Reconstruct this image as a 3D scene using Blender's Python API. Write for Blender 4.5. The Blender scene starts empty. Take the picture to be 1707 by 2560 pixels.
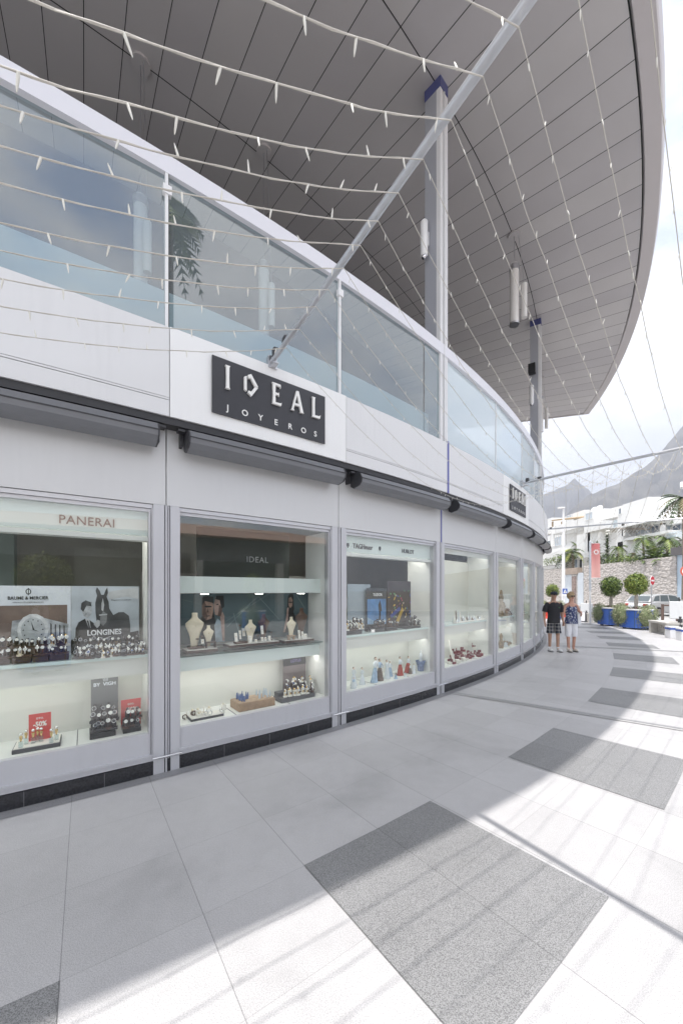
import bpy, bmesh, math, random
from mathutils import Vector, Matrix
R_ = math.radians
random.seed(7)
scn = bpy.context.scene
COL = scn.collection
# ---------------------------------------------------------------- camera
F, HZ, CX, EYE = 950.0, 1477.0, 853.5, 1.7
cd = bpy.data.cameras.new('camera'); cam = bpy.data.objects.new('camera', cd); COL.objects.link(cam)
scn.camera = cam
cam.location = (0, 0, EYE); cam.rotation_euler = (R_(90), 0, 0)
cd.sensor_fit = 'VERTICAL'; cd.sensor_height = 36; cd.lens = F / 2560 * 36
cd.shift_y = (HZ - 1280) / 2560
cd.clip_start = 0.05; cd.clip_end = 12000
# ---------------------------------------------------------------- sky, sun, exposure
SX, SY = 0.142, 0.194                       # how far a shadow falls per metre of height
elev = math.atan2(1, math.hypot(SX, SY)); azi = math.atan2(-SX, -SY)
w = bpy.data.worlds.new('World'); scn.world = w; w.use_nodes = True
nt = w.node_tree; nt.nodes.clear()
def N(t, typ, **k):
    n = t.nodes.new(typ)
    for a, b in k.items(): setattr(n, a, b)
    return n
out = N(nt, 'ShaderNodeOutputWorld'); bg = N(nt, 'ShaderNodeBackground'); bg.inputs[1].default_value = 0.13
sky = N(nt, 'ShaderNodeTexSky', sky_type='NISHITA'); sky.sun_disc = False
sky.sun_elevation = elev; sky.sun_rotation = azi; sky.air_density = 1.0; sky.dust_density = 1.5
tc = N(nt, 'ShaderNodeTexCoord'); mp = N(nt, 'ShaderNodeMapping'); mp.inputs['Scale'].default_value = (1.3, 1.3, 3.0)
mp.inputs['Location'].default_value = (0.35, 0.2, 0.1)
nz = N(nt, 'ShaderNodeTexNoise'); nz.inputs['Scale'].default_value = 1.9; nz.inputs['Detail'].default_value = 9; nz.inputs['Roughness'].default_value = .55
rp = N(nt, 'ShaderNodeValToRGB'); rp.color_ramp.elements[0].position = .33; rp.color_ramp.elements[1].position = .50
mx = N(nt, 'ShaderNodeMix', data_type='RGBA')
nz2 = N(nt, 'ShaderNodeTexNoise'); nz2.inputs['Scale'].default_value = 4.5; nz2.inputs['Detail'].default_value = 6
cr = N(nt, 'ShaderNodeValToRGB'); cr.color_ramp.elements[0].position = .3; cr.color_ramp.elements[1].position = .7
cr.color_ramp.elements[0].color = (.70, .715, .75, 1); cr.color_ramp.elements[1].color = (1.0, 1.0, 1.0, 1)
mul = N(nt, 'ShaderNodeVectorMath', operation='SCALE'); mul.inputs['Scale'].default_value = 9.6
L = nt.links.new
L(tc.outputs['Generated'], mp.inputs[0]); L(mp.outputs[0], nz.inputs[0]); L(mp.outputs[0], nz2.inputs[0])
L(nz.outputs[0], rp.inputs[0]); L(rp.outputs[0], mx.inputs[0]); L(nz2.outputs[0], cr.inputs[0]); L(cr.outputs[0], mul.inputs[0])
skym = N(nt, 'ShaderNodeVectorMath', operation='SCALE'); skym.inputs['Scale'].default_value = 1.5
L(sky.outputs[0], skym.inputs[0])
L(skym.outputs[0], mx.inputs[6]); L(mul.outputs[0], mx.inputs[7]); L(mx.outputs[2], bg.inputs[0]); L(bg.outputs[0], out.inputs[0])
sl = bpy.data.lights.new('sun', 'SUN'); sun = bpy.data.objects.new('sun', sl); COL.objects.link(sun)
sl.energy = 4.6; sl.angle = R_(0.53); sl.color = (1, .965, .92)
sun.rotation_euler = Vector((SX, SY, -1)).to_track_quat('-Z', 'Y').to_euler(); sun.location = (-20, -30, 80)
scn.view_settings.view_transform = 'Standard'; scn.view_settings.look = 'None'
scn.view_settings.exposure = 0.66; scn.view_settings.gamma = 1; scn.view_settings.use_curve_mapping = False
scn.cycles.max_bounces = 10; scn.cycles.transparent_max_bounces = 16
# ---------------------------------------------------------------- materials
M = {}
def mat(name, col, rough=.5, metal=0, var=0, vscale=8, bump=0, bscale=60, emis=None, estr=0, spec=.5, coat=0, streak=0):
    if name in M: return M[name]
    m = bpy.data.materials.new(name); m.use_nodes = True; t = m.node_tree
    p = t.nodes['Principled BSDF']; p.inputs['Base Color'].default_value = (*col, 1)
    p.inputs['Roughness'].default_value = rough; p.inputs['Metallic'].default_value = metal
    p.inputs['Specular IOR Level'].default_value = spec; p.inputs['Coat Weight'].default_value = coat
    c = N(t, 'ShaderNodeTexCoord')
    if var:
        n = N(t, 'ShaderNodeTexNoise'); n.inputs['Scale'].default_value = vscale; n.inputs['Detail'].default_value = 6
        r = N(t, 'ShaderNodeValToRGB'); r.color_ramp.elements[0].position = .3; r.color_ramp.elements[1].position = .7
        r.color_ramp.elements[0].color = (*[max(0, x * (1 - var)) for x in col], 1); r.color_ramp.elements[1].color = (*[min(1, x * (1 + var)) for x in col], 1)
        t.links.new(c.outputs['Object'], n.inputs[0]); t.links.new(n.outputs[0], r.inputs[0]); t.links.new(r.outputs[0], p.inputs['Base Color'])
    if bump:
        n = N(t, 'ShaderNodeTexNoise'); n.inputs['Scale'].default_value = bscale; n.inputs['Detail'].default_value = 5
        b = N(t, 'ShaderNodeBump'); b.inputs['Strength'].default_value = bump; b.inputs['Distance'].default_value = .02
        t.links.new(c.outputs['Object'], n.inputs[0]); t.links.new(n.outputs[0], b.inputs['Height']); t.links.new(b.outputs[0], p.inputs['Normal'])
    if streak:      # faint run marks, dust and a slight waviness of the sheet
        q = N(t, 'ShaderNodeMapping'); q.inputs['Scale'].default_value = (9, 9, .7); n = N(t, 'ShaderNodeTexNoise'); n.inputs['Scale'].default_value = 2.4; n.inputs['Detail'].default_value = 7; n.inputs['Roughness'].default_value = .65
        n5 = N(t, 'ShaderNodeTexNoise'); n5.inputs['Scale'].default_value = 1.1; n5.inputs['Detail'].default_value = 4
        ad = N(t, 'ShaderNodeMath', operation='ADD'); r = N(t, 'ShaderNodeValToRGB'); r.color_ramp.elements[0].position = .72; r.color_ramp.elements[1].position = 1.18 - .1
        r.color_ramp.elements[0].color = (*[x * (1 - streak) for x in col], 1); r.color_ramp.elements[1].color = (*[min(1, x * (1 + streak * .4)) for x in col], 1)
        t.links.new(c.outputs['Object'], q.inputs[0]); t.links.new(q.outputs[0], n.inputs[0]); t.links.new(c.outputs['Object'], n5.inputs[0]); t.links.new(n.outputs[0], ad.inputs[0]); t.links.new(n5.outputs[0], ad.inputs[1]); t.links.new(ad.outputs[0], r.inputs[0]); t.links.new(r.outputs[0], p.inputs['Base Color'])
        mr = N(t, 'ShaderNodeMath', operation='MULTIPLY_ADD'); mr.inputs[1].default_value = .25; mr.inputs[2].default_value = rough - .12; t.links.new(n.outputs[0], mr.inputs[0]); t.links.new(mr.outputs[0], p.inputs['Roughness'])
        b = N(t, 'ShaderNodeBump'); b.inputs['Strength'].default_value = .12; b.inputs['Distance'].default_value = .010; t.links.new(n5.outputs[0], b.inputs['Height']); t.links.new(b.outputs[0], p.inputs['Normal'])
    if emis: p.inputs['Emission Color'].default_value = (*emis, 1); p.inputs['Emission Strength'].default_value = estr
    M[name] = m; return m
def glass(name, tint, f0=.07, rough=0.0, haze=0):
    if name in M: return M[name]
    m = bpy.data.materials.new(name); m.use_nodes = True; t = m.node_tree; t.nodes.clear()
    o = N(t, 'ShaderNodeOutputMaterial'); mxx = N(t, 'ShaderNodeMixShader'); tr = N(t, 'ShaderNodeBsdfTransparent'); gl = N(t, 'ShaderNodeBsdfGlossy')
    tr.inputs[0].default_value = (*tint, 1); gl.inputs['Roughness'].default_value = rough
    lw = N(t, 'ShaderNodeLayerWeight'); lw.inputs[0].default_value = .5
    pw = N(t, 'ShaderNodeMath', operation='POWER'); pw.inputs[1].default_value = 5
    ma = N(t, 'ShaderNodeMath', operation='MULTIPLY_ADD'); ma.inputs[1].default_value = 1 - f0; ma.inputs[2].default_value = f0
    t.links.new(lw.outputs['Facing'], pw.inputs[0]); t.links.new(pw.outputs[0], ma.inputs[0]); t.links.new(ma.outputs[0], mxx.inputs[0])
    src = tr
    if haze:
        df = N(t, 'ShaderNodeBsdfDiffuse'); df.inputs[0].default_value = (.66, .77, .82, 1); m2 = N(t, 'ShaderNodeMixShader'); m2.inputs[0].default_value = haze
        t.links.new(tr.outputs[0], m2.inputs[1]); t.links.new(df.outputs[0], m2.inputs[2]); src = m2
    t.links.new(src.outputs[0], mxx.inputs[1]); t.links.new(gl.outputs[0], mxx.inputs[2]); t.links.new(mxx.outputs[0], o.inputs[0])
    M[name] = m; return m
# facade metals
ALU = mat('satin_aluminium', (.55, .55, .575), .38, .25, streak=.03)
PANEL = mat('white_panel', (.69, .69, .70), .42, streak=.03)
SIGNW = mat('sign_white_panel', (.80, .80, .80), .4, streak=.03)
LINTEL = mat('lintel_panel', (.61, .61, .615), .33, .12, streak=.02)
FRAME = mat('window_frame', (.57, .57, .595), .28, .4, .02, 5)
FRAMED = mat('frame_shadow_gap', (.12, .12, .13), .6)
CHROME = mat('polished_steel', (.75, .75, .77), .12, 1)
STEEL = mat('brushed_steel', (.55, .55, .57), .3, 1)
PLINTH = mat('black_granite_plinth', (.028, .028, .032), .12, 0, .4, 60)
BLUEP = mat('blue_joint', (.07, .08, .22), .4)
AWN = mat('awning_housing', (.20, .205, .22), .36, .4, .04, 4)
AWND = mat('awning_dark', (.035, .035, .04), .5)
SOFF = mat('soffit_panel', (.49, .47, .475), .42, .1, .035, .8)
SOFG = mat('soffit_groove', (.02, .02, .02), .9)
LIP = mat('canopy_lip', (.50, .47, .475), .38, .1, streak=.045)
BLUES = mat('blue_joint_strip', (.10, .11, .36), .4)
COLM = mat('column_paint', (.36, .37, .41), .45, .05, streak=.03)
WHITE = mat('white_paint', (.80, .80, .81), .5, 0, .02, 2)
OFFW = mat('case_lining', (.80, .805, .78), .6, 0, .02, 2)
CASEB = mat('case_band', (.72, .79, .77), .35, 0, .015, 2)
BLACK = mat('black', (.012, .012, .014), .35)
DKGREY = mat('dark_grey', (.05, .05, .055), .45, 0, .1, 20)
ROOM = mat('shop_room_wall', (.34, .34, .31), .6, 0, .1, 1.5)
WGLASS = glass('shop_glass', (.95, .967, .945), .14)
BGLASS = glass('balustrade_glass', (.50, .63, .67), .19, 0, .18)
REFLGLASS = glass('painted_reflection_glass', (.80, .84, .86), .22, 0, .78)  # white sky reflection mixed into the pane as flat diffuse colour
CREAM = mat('cream_velvet', (.78, .70, .54), .8, 0, .05, 30)
BROWNB = mat('brown_leather', (.10, .055, .035), .5, 0, .2, 40)
WOOD = mat('dark_wood', (.075, .042, .03), .35, 0, .3, 25)
OAK = mat('oak_wood', (.36, .24, .15), .5, 0, .2, 18)
CARDW = mat('card_white', (.82, .80, .74), .6)
GOLD = mat('gold', (.80, .58, .25), .2, 1)
SILV = mat('silver', (.85, .85, .85), .14, 1)
DIAL = mat('dial_white', (.62, .62, .58), .25)
STRAP = mat('black_strap', (.03, .025, .025), .5)
REDC = mat('red_card', (.62, .07, .06), .5)
TEAL = mat('poster_slate', (.085, .13, .145), .4, 0, .15, 2)
SKIN = mat('skin', (.50, .29, .20), .55, 0, .06, 20)
# ---------------------------------------------------------------- mesh helpers
class MB:
    def __init__(s): s.v = []; s.f = []; s.m = []; s.sm = []
    def add(s, vs, fs, mi=0, sm=False):
        o = len(s.v); s.v += [tuple(x) for x in vs]
        for q in fs: s.f.append([o + i for i in q]); s.m.append(mi); s.sm.append(sm)
        return s
    def hexa(s, p, mi=0):     # p: 4 bottom (ccw), 4 top
        return s.add(p, [(3, 2, 1, 0), (4, 5, 6, 7), (0, 1, 5, 4), (1, 2, 6, 5), (2, 3, 7, 6), (3, 0, 4, 7)], mi)
    def box(s, a, b, mi=0):
        (x0, y0, z0), (x1, y1, z1) = a, b
        return s.hexa([(x0, y0, z0), (x1, y0, z0), (x1, y1, z0), (x0, y1, z0), (x0, y0, z1), (x1, y0, z1), (x1, y1, z1), (x0, y1, z1)], mi)
    def obox(s, M4, a, b, mi=0):
        t = MB().box(a, b); return s.add([M4 @ Vector(v) for v in t.v], t.f, mi)
    def prism(s, poly, z0, z1, mi=0, M4=None):
        n = len(poly); vs = [(x, y, z0) for x, y in poly] + [(x, y, z1) for x, y in poly]
        if M4: vs = [M4 @ Vector(v) for v in vs]
        return s.add(vs, [tuple(range(n - 1, -1, -1)), tuple(range(n, 2 * n))] + [(i, (i + 1) % n, n + (i + 1) % n, n + i) for i in range(n)], mi)
    def ring(s, a0, a1, r0, r1, z0, z1, n=1, mi=0, cap=True):
        o = []
        for i in range(n + 1):
            a = R_(a0 + (a1 - a0) * i / n); c, q = math.cos(a), math.sin(a)
            for r, z in ((r0, z0), (r1, z0), (r1, z1), (r0, z1)): o.append((CC[0] + c * (RR + r), CC[1] + q * (RR + r), z))
        fs = []
        for i in range(n):
            b = 4 * i
            for k in range(4): fs.append((b + k, b + (k + 1) % 4, b + 4 + (k + 1) % 4, b + 4 + k))
        fs += [(3, 2, 1, 0), (4 * n, 4 * n + 1, 4 * n + 2, 4 * n + 3)]
        fs = [tuple(reversed(q)) for q in fs]
        return s.add(o, fs, mi)
    def tube(s, pts, rad, n=8, mi=0, cap=True, sm=True):
        pts = [Vector(p) for p in pts]; k = len(pts); rad = rad if isinstance(rad, (list, tuple)) else [rad] * k
        vs = []; up = None
        for i, p in enumerate(pts):
            d = (pts[min(i + 1, k - 1)] - pts[max(i - 1, 0)]).normalized()
            if up is None: up = Vector((0, 0, 1)) if abs(d.z) < .9 else Vector((1, 0, 0))
            a = d.cross(up).normalized(); b = a.cross(d).normalized(); up = b
            for j in range(n):
                t = 2 * math.pi * j / n; vs.append(p + (a * math.cos(t) + b * math.sin(t)) * rad[i])
        fs = [(i * n + j, i * n + (j + 1) % n, (i + 1) * n + (j + 1) % n, (i + 1) * n + j) for i in range(k - 1) for j in range(n)]
        fs = [tuple(reversed(q)) for q in fs]
        s.add(vs, fs, mi, sm)
        if cap: s.add([vs[j] for j in range(n)], [tuple(range(n))], mi); s.add([vs[(k - 1) * n + j] for j in range(n)], [tuple(range(n - 1, -1, -1))], mi)
        return s
    def lathe(s, prof, c=(0, 0, 0), n=12, mi=0, sx=1, sy=1, M4=None, sm=True):
        vs = []
        for r, z in prof:
            for j in range(n):
                t = 2 * math.pi * j / n; v = Vector((c[0] + r * sx * math.cos(t), c[1] + r * sy * math.sin(t), c[2] + z)); vs.append(M4 @ v if M4 else v)
        k = len(prof); fs = [(i * n + j, i * n + (j + 1) % n, (i + 1) * n + (j + 1) % n, (i + 1) * n + j) for i in range(k - 1) for j in range(n)]
        s.add(vs, fs, mi, sm); s.add(vs[:n], [tuple(range(n - 1, -1, -1))], mi); s.add(vs[-n:], [tuple(range(n))], mi)
        return s
    def ball(s, c, r, n=10, mi=0, sx=1, sy=1, sz=1):
        pr = [(max(.001, r * math.sin(math.pi * i / n)), -r * sz * math.cos(math.pi * i / n)) for i in range(n + 1)]
        return s.lathe(pr, c, n + 2, mi, sx, sy)
    def mesh(s, name, mats, off=(0, 0, 0)):
        me = bpy.data.meshes.new(name)
        me.from_pydata([(x - off[0], y - off[1], z - off[2]) for x, y, z in s.v], [], s.f); me.update()
        for m in (mats if isinstance(mats, (list, tuple)) else [mats]): me.materials.append(m)
        me.polygons.foreach_set('material_index', s.m); me.polygons.foreach_set('use_smooth', s.sm)
        return me
    def build(s, name, mats, parent=None, bevel=0, fix=False):
        off = (0, 0, 0)
        if parent is not None:
            q = parent
            off = Vector((0, 0, 0))
            while q is not None: off = off + q.location; q = q.parent
        elif s.v:
            xs, ys, zs = zip(*s.v); off = ((min(xs) + max(xs)) / 2, (min(ys) + max(ys)) / 2, min(zs))
        me = s.mesh(name, mats, off)
        if fix:
            bm = bmesh.new(); bm.from_mesh(me); bmesh.ops.recalc_face_normals(bm, faces=bm.faces); bm.to_mesh(me); bm.free()
        o = bpy.data.objects.new(name, me); COL.objects.link(o)
        if parent is None: o.location = off
        else: o.parent = parent
        if bevel:
            b = o.modifiers.new('bevel', 'BEVEL'); b.width = bevel; b.segments = 2; b.limit_method = 'ANGLE'; b.harden_normals = False
        return o
def tag(o, label=None, cat=None, group=None, kind=None):
    for k, v in (('label', label), ('category', cat), ('group', group), ('kind', kind)):
        if v: o[k] = v
    return o
def thing(name, loc, label, cat, group=None):
    o = bpy.data.objects.new(name, None); COL.objects.link(o); o.location = loc; o.empty_display_size = .1
    return tag(o, label, cat, group)
def copy_tree(o, loc, rz=None, label=None, group=None, scale=None):
    r = o.copy(); COL.objects.link(r); r.location = loc
    if rz is not None: r.rotation_euler = (0, 0, rz)
    if scale: r.scale = (scale,) * 3
    if label: r['label'] = label
    if group: r['group'] = group
    for ch in list(o.children):
        c = ch.copy(); COL.objects.link(c); c.parent = r
        for g in ch.children: d = g.copy(); COL.objects.link(d); d.parent = c
    return r
def frame(o, u, v, wv): return Matrix(((u[0], v[0], wv[0], o[0]), (u[1], v[1], wv[1], o[1]), (u[2], v[2], wv[2], o[2]), (0, 0, 0, 1)))
def textmesh(body, size, M4, material, name='lettering', parent=None, ext=.002, align='CENTER', bold=0, sx=1, space=1):
    c = bpy.data.curves.new('t', 'FONT'); c.body = body; c.size = size; c.extrude = ext; c.align_x = align; c.align_y = 'CENTER'; c.offset = bold; c.space_character = space
    c.resolution_u = 3
    o = bpy.data.objects.new('t', c); COL.objects.link(o); dg = bpy.context.evaluated_depsgraph_get()
    me = bpy.data.meshes.new_from_object(o.evaluated_get(dg)); bpy.data.objects.remove(o); bpy.data.curves.remove(c)
    me.name = name; me.transform(M4 @ Matrix.Diagonal((sx, 1, 1, 1)))
    off = Vector((0, 0, 0)); q = parent
    while q is not None: off = off + q.location; q = q.parent
    me.transform(Matrix.Translation(-off)); me.materials.clear(); me.materials.append(material)
    t = bpy.data.objects.new(name, me); COL.objects.link(t); t.parent = parent
    return t
# ---------------------------------------------------------------- layout of the round building
CC = (-18.494, 27.352); RR = 29.142
def pt(a, off=0, z=0): return Vector((CC[0] + (RR + off) * math.cos(R_(a)), CC[1] + (RR + off) * math.sin(R_(a)), z))
def at(x, y, d=0):
    """point on the cylinder d metres behind the facade, seen in direction (x, y)"""
    u = (x - CX) / F; r = RR - d
    A = u * u + 1; B = -2 * (u * CC[0] + CC[1]); C = CC[0] ** 2 + CC[1] ** 2 - r * r
    s = (-B - math.sqrt(max(0, B * B - 4 * A * C))) / (2 * A)
    return Vector((u * s, s, EYE + (HZ - y) * s / F))
def ang(p): return math.degrees(math.atan2(p[1] - CC[1], p[0] - CC[0]))
def cyl(a, d, z):        # frame on the facade: x to the right along the wall, y up, z outwards
    n = (math.cos(R_(a)), math.sin(R_(a)), 0); t = (-n[1], n[0], 0)
    return frame(pt(a, -d, z), t, (0, 0, 1), n)
J = [-67.5, -63.2, -58.9, -54.68, -50.7, -46.35, -41.9, -38.1, -34.9, -31.7, -28.5, -25.3, -22.1, -18.9, -15.7]
HW = .225                  # half pillar, degrees
ZS = 10.15                 # soffit
# ================================================================ ground
def math_nodes(t):
    def m(op, a, b=None, c=None):
        n = N(t, 'ShaderNodeMath', operation=op)
        for i, v in enumerate((a, b, c)):
            if v is None: continue
            if isinstance(v, (int, float)): n.inputs[i].default_value = v
            else: t.links.new(v, n.inputs[i])
        return n.outputs[0]
    return m
def granite(name, base, speck, amt, pitch_a=1.125, pitch_r=.6, joint=.0022, off_a=53.85, off_r=.02):
    m = bpy.data.materials.new(name); m.use_nodes = True; t = m.node_tree; p = t.nodes['Principled BSDF']; k = math_nodes(t); l = t.links.new
    c = N(t, 'ShaderNodeTexCoord'); s = N(t, 'ShaderNodeSeparateXYZ'); l(c.outputs['Object'], s.inputs[0])
    X, Y = s.outputs[0], s.outputs[1]
    r = k('SQRT', k('ADD', k('MULTIPLY', X, X), k('MULTIPLY', Y, Y)))
    a = k('MULTIPLY', k('ARCTAN2', Y, X), 57.29578)
    ra = k('DIVIDE', k('ADD', a, off_a + 900 * pitch_a), pitch_a); rr = k('DIVIDE', k('SUBTRACT', r, RR + off_r), pitch_r)
    fa = k('FRACT', ra); fr = k('FRACT', k('ADD', rr, 200))
    da = k('MULTIPLY', k('MINIMUM', fa, k('SUBTRACT', 1, fa)), pitch_a * .01745 * 31); dr = k('MULTIPLY', k('MINIMUM', fr, k('SUBTRACT', 1, fr)), pitch_r)
    ja = k('LESS_THAN', da, joint); jr = k('LESS_THAN', dr, joint * .8)
    jn = k('MAXIMUM', k('MULTIPLY', ja, .42), k('MULTIPLY', jr, .22))
    wn = N(t, 'ShaderNodeTexWhiteNoise', noise_dimensions='2D'); cb = N(t, 'ShaderNodeCombineXYZ'); l(k('FLOOR', ra), cb.inputs[0]); l(k('FLOOR', k('ADD', rr, 200)), cb.inputs[1]); l(cb.outputs[0], wn.inputs['Vector'])
    n1 = N(t, 'ShaderNodeTexNoise'); n1.inputs['Scale'].default_value = 190; n1.inputs['Detail'].default_value = 3; n1.inputs['Roughness'].default_value = .7; l(c.outputs['Object'], n1.inputs[0])
    r1 = N(t, 'ShaderNodeValToRGB'); r1.color_ramp.elements[0].position = .40; r1.color_ramp.elements[1].position = .56; l(n1.outputs[0], r1.inputs[0])
    r1.color_ramp.elements[0].color = (*speck, 1); r1.color_ramp.elements[1].color = (*base, 1)
    n2 = N(t, 'ShaderNodeTexNoise'); n2.inputs['Scale'].default_value = 1.3; n2.inputs['Detail'].default_value = 8; n2.inputs['Roughness'].default_value = .62; l(c.outputs['Object'], n2.inputs[0])
    v = k('ADD', k('MULTIPLY', k('SUBTRACT', n2.outputs[0], .5), .30), k('ADD', .945, k('MULTIPLY', wn.outputs[0], amt)))
    n3 = N(t, 'ShaderNodeTexNoise'); n3.inputs['Scale'].default_value = 9; n3.inputs['Detail'].default_value = 9; n3.inputs['Roughness'].default_value = .75; l(c.outputs['Object'], n3.inputs[0])
    vo = N(t, 'ShaderNodeTexVoronoi'); vo.inputs['Scale'].default_value = 1.7; l(c.outputs['Object'], vo.inputs[0]); spot = k('MULTIPLY', k('LESS_THAN', vo.outputs['Distance'], .022), .16)
    st = N(t, 'ShaderNodeTexNoise'); st.inputs['Scale'].default_value = .7; st.inputs['Detail'].default_value = 5; st.inputs['Distortion'].default_value = 1.2; l(c.outputs['Object'], st.inputs[0]); stn = k('MULTIPLY', k('MAXIMUM', k('SUBTRACT', st.outputs[0], .56), 0), 1.1)
    v = k('SUBTRACT', k('SUBTRACT', k('ADD', v, k('MULTIPLY', k('SUBTRACT', n3.outputs[0], .5), .22)), spot), stn)
    v = k('MULTIPLY', v, k('SUBTRACT', 1, jn))
    sc = N(t, 'ShaderNodeVectorMath', operation='SCALE'); l(r1.outputs[0], sc.inputs[0]); l(v, sc.inputs['Scale']); l(sc.outputs[0], p.inputs['Base Color'])
    p.inputs['Roughness'].default_value = .42; rg = k('ADD', .34, k('MULTIPLY', n2.outputs[0], .3)); l(rg, p.inputs['Roughness'])
    b = N(t, 'ShaderNodeBump'); b.inputs['Strength'].default_value = .12; b.inputs['Distance'].default_value = .004; l(n1.outputs[0], b.inputs['Height']); l(b.outputs[0], p.inputs['Normal'])
    return m
PAVE = granite('light_granite', (.53, .52, .525), (.37, .365, .37), .11)
PAVD = granite('dark_granite', (.31, .31, .312), (.13, .13, .135), .12)
PAVB = granite('border_granite', (.30, .30, .31), (.2, .2, .21), .04)
def polar(name, segs, r0, r1, z, m, step=1.1, label=None):
    mb = MB()
    for a0, a1 in segs:
        n = max(1, int((a1 - a0) / step)); 
        for i in range(n):
            q = [pt(a0 + (a1 - a0) * j / n, r, z) for j, r in ((i, r0), (i, r1), (i + 1, r1), (i + 1, r0))]
            mb.add(q, [(0, 1, 2, 3)])
    me = mb.mesh(name, m, (CC[0], CC[1], 0)); o = bpy.data.objects.new(name, me); o.location = (CC[0], CC[1], 0); COL.objects.link(o)
    return o
blocks = [(-67.5, -65.2), (-62.9, -60.7), (-58.4, -56.1), (-53.85, -51.65), (-49.3, -47.0), (-44.0, -41.9), (-39.6, -37.6), (-35.3, -33.3), (-30.3, -28.6), (-26.5, -24.8), (-22.8, -21.2), (-19, -17.3), (-15.2, -13.4)]
tag(polar('pavement', [(-80, 10)], -.02, 9.2, 0.0, PAVE), kind='structure')
tag(polar('pavement', blocks, 1.82, 3.05, .004, PAVD), kind='structure')
tag(polar('pavement', [(-80, -12)], 0.0, .13, .004, PAVB), kind='structure')
drains = MB()
for a in (-45.9, -31.9):
    for da, dm in ((0, 0),):
        A = a; p0 = pt(A, .14); p1 = pt(A + 1.15, 3.9)
        d = (p1 - p0).normalized(); q = Vector((-d.y, d.x, 0))
        for wdt, zz, mi in ((.085, .008, 0), (.028, .012, 1)):
            drains.add([p0 - q * wdt + Vector((0, 0, zz)), p1 - q * wdt + Vector((0, 0, zz)), p1 + q * wdt + Vector((0, 0, zz)), p0 + q * wdt + Vector((0, 0, zz))], [(0, 1, 2, 3)], mi)
dr = drains.build('drain_channel', [mat('drain_stone', (.46, .455, .455), .6, 0, .1, 30), mat('drain_slot', (.34, .34, .35), .5, .2, .1, 40)]); tag(dr, kind='structure')
ASPH = mat('asphalt', (.16, .16, .165), .85, 0, .25, 3, .3, 80)
CONC = mat('concrete_pale', (.50, .485, .46), .75, 0, .12, 4, .15, 50)
g = MB(); g.add([(-3000, -3000, -.06), (3000, -3000, -.06), (3000, 3000, -.06), (-3000, 3000, -.06)], [(0, 1, 2, 3)])
tag(g.build('ground', mat('earth', (.22, .20, .17), .9, 0, .3, .05)), kind='structure')
g = MB(); g.box((-45, -45, -.05), (21.0, 31, -.006)); tag(g.build('plaza', mat('plaza_paving', (.40, .395, .39), .6, 0, .1, 1.2)), kind='structure')
g = MB(); g.box((21.4, -60, -.05), (26.2, 140, -.03)); tag(g.build('road', ASPH), kind='structure')
g = MB(); g.box((-20, 31.2, -.05), (21.4, 36.5, -.03)); tag(g.build('road', ASPH), kind='structure')
g = MB(); g.box((21.02, -50, -.03), (21.38, 31, .01)); g.box((26.22, -50, -.03), (27.35, 140, .09)); tag(g.build('kerb', CONC), kind='structure')
g = MB()
for i in range(5): g.box((21.8 + i * .9, 26.0, -.028), (22.3 + i * .9, 29.5, -.024))
tag(g.build('road_marking', mat('road_paint', (.75, .75, .73), .6, 0, .1, 8)), kind='structure')

# ================================================================ shop building
bld = thing('shop_building', pt(-46, -6), 'two-storey curved shopping building clad in pale metal with a sweeping overhanging roof', 'building')
NB = len(J) - 1
# plinth
mb = MB(); mb.ring(-67.5, -15.7, -.25, .012, 0, .125, 60); mb.build('plinth', PLINTH, bld)
for i in range(NB):
    for fr in (.27, .52, .77):
        a = J[i] + (J[i + 1] - J[i]) * fr; mb = MB(); mb.obox(cyl(a, 0, 0), (-.0015, 0, .0), (.0015, .124, .0135)); mb.build('plinth_joint', mat('plinth_joint', (.16, .16, .17), .5), bld)
# floor slab between storeys, roof slab
mb = MB(); mb.ring(-67.5, -15.7, -9, -.02, 3.30, 4.06, 48); mb.build('floor_slab', mat('deck_grey', (.08, .078, .075), .8, 0, .1, 2), bld)
mb = MB(); mb.ring(-67.5, -15.7, -9, -.6, -.02, .005, 30); mb.build('shop_floor', mat('shop_floor', (.35, .33, .30), .3, 0, .05, 3), bld)
mb = MB(); mb.ring(-67.5, -15.7, -4.6, -4.5, .0, 3.30, 30); mb.build('shop_back_wall', ROOM, bld)
for z0, z1, a0, a1, d0, d1, c in ((.0, 2.35, -56.2, -52.6, -3.2, -3.0, (.33, .33, .30)), (0, 1.95, -54.6, -47.5, -1.9, -1.8, (.5, .48, .46)), (0, 2.6, -52.5, -51.3, -2.8, -2.7, (.10, .15, .14)),
                                  (0, 2.5, -60, -57.5, -2.6, -2.4, (.2, .25, .24)), (0, 2.6, -48, -46.8, -2.2, -2.1, (.4, .38, .36))):
    mb = MB(); mb.ring(a0, a1, d0, d1, z0, z1, 4); mb.build('room_divider', mat('divider%d' % int(a0 * -10), c, .5, 0, .06, 2), bld)
mb = MB(); mb.ring(-67.5, -15.7, -5.3, -5.2, 4.06, ZS, 40); mb.build('upper_back_wall', mat('upper_wall', (.05, .052, .06), .6, 0, .1, .8), bld)
for a in (-57.5, -54.0, -50.5, -47.3):
    for r0 in (-1.5, -3.2): mb = MB(); mb.ring(a - .9, a + .9, r0 - .03, r0 + .03, 3.24, 3.27, 2); mb.build('ceiling_tube', mat('tube_lit', (1, 1, 1), .5, emis=(1, .98, .95), estr=6), bld)
mb = MB()
for i in range(0, NB): mb.ring(J[i] + 1.0, J[i] + 3.0, -5.19, -5.15, 4.2, 7.0, 2)
mb.build('upper_shopfront', mat('dark_glazing', (.03, .04, .05), .08), bld)
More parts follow.
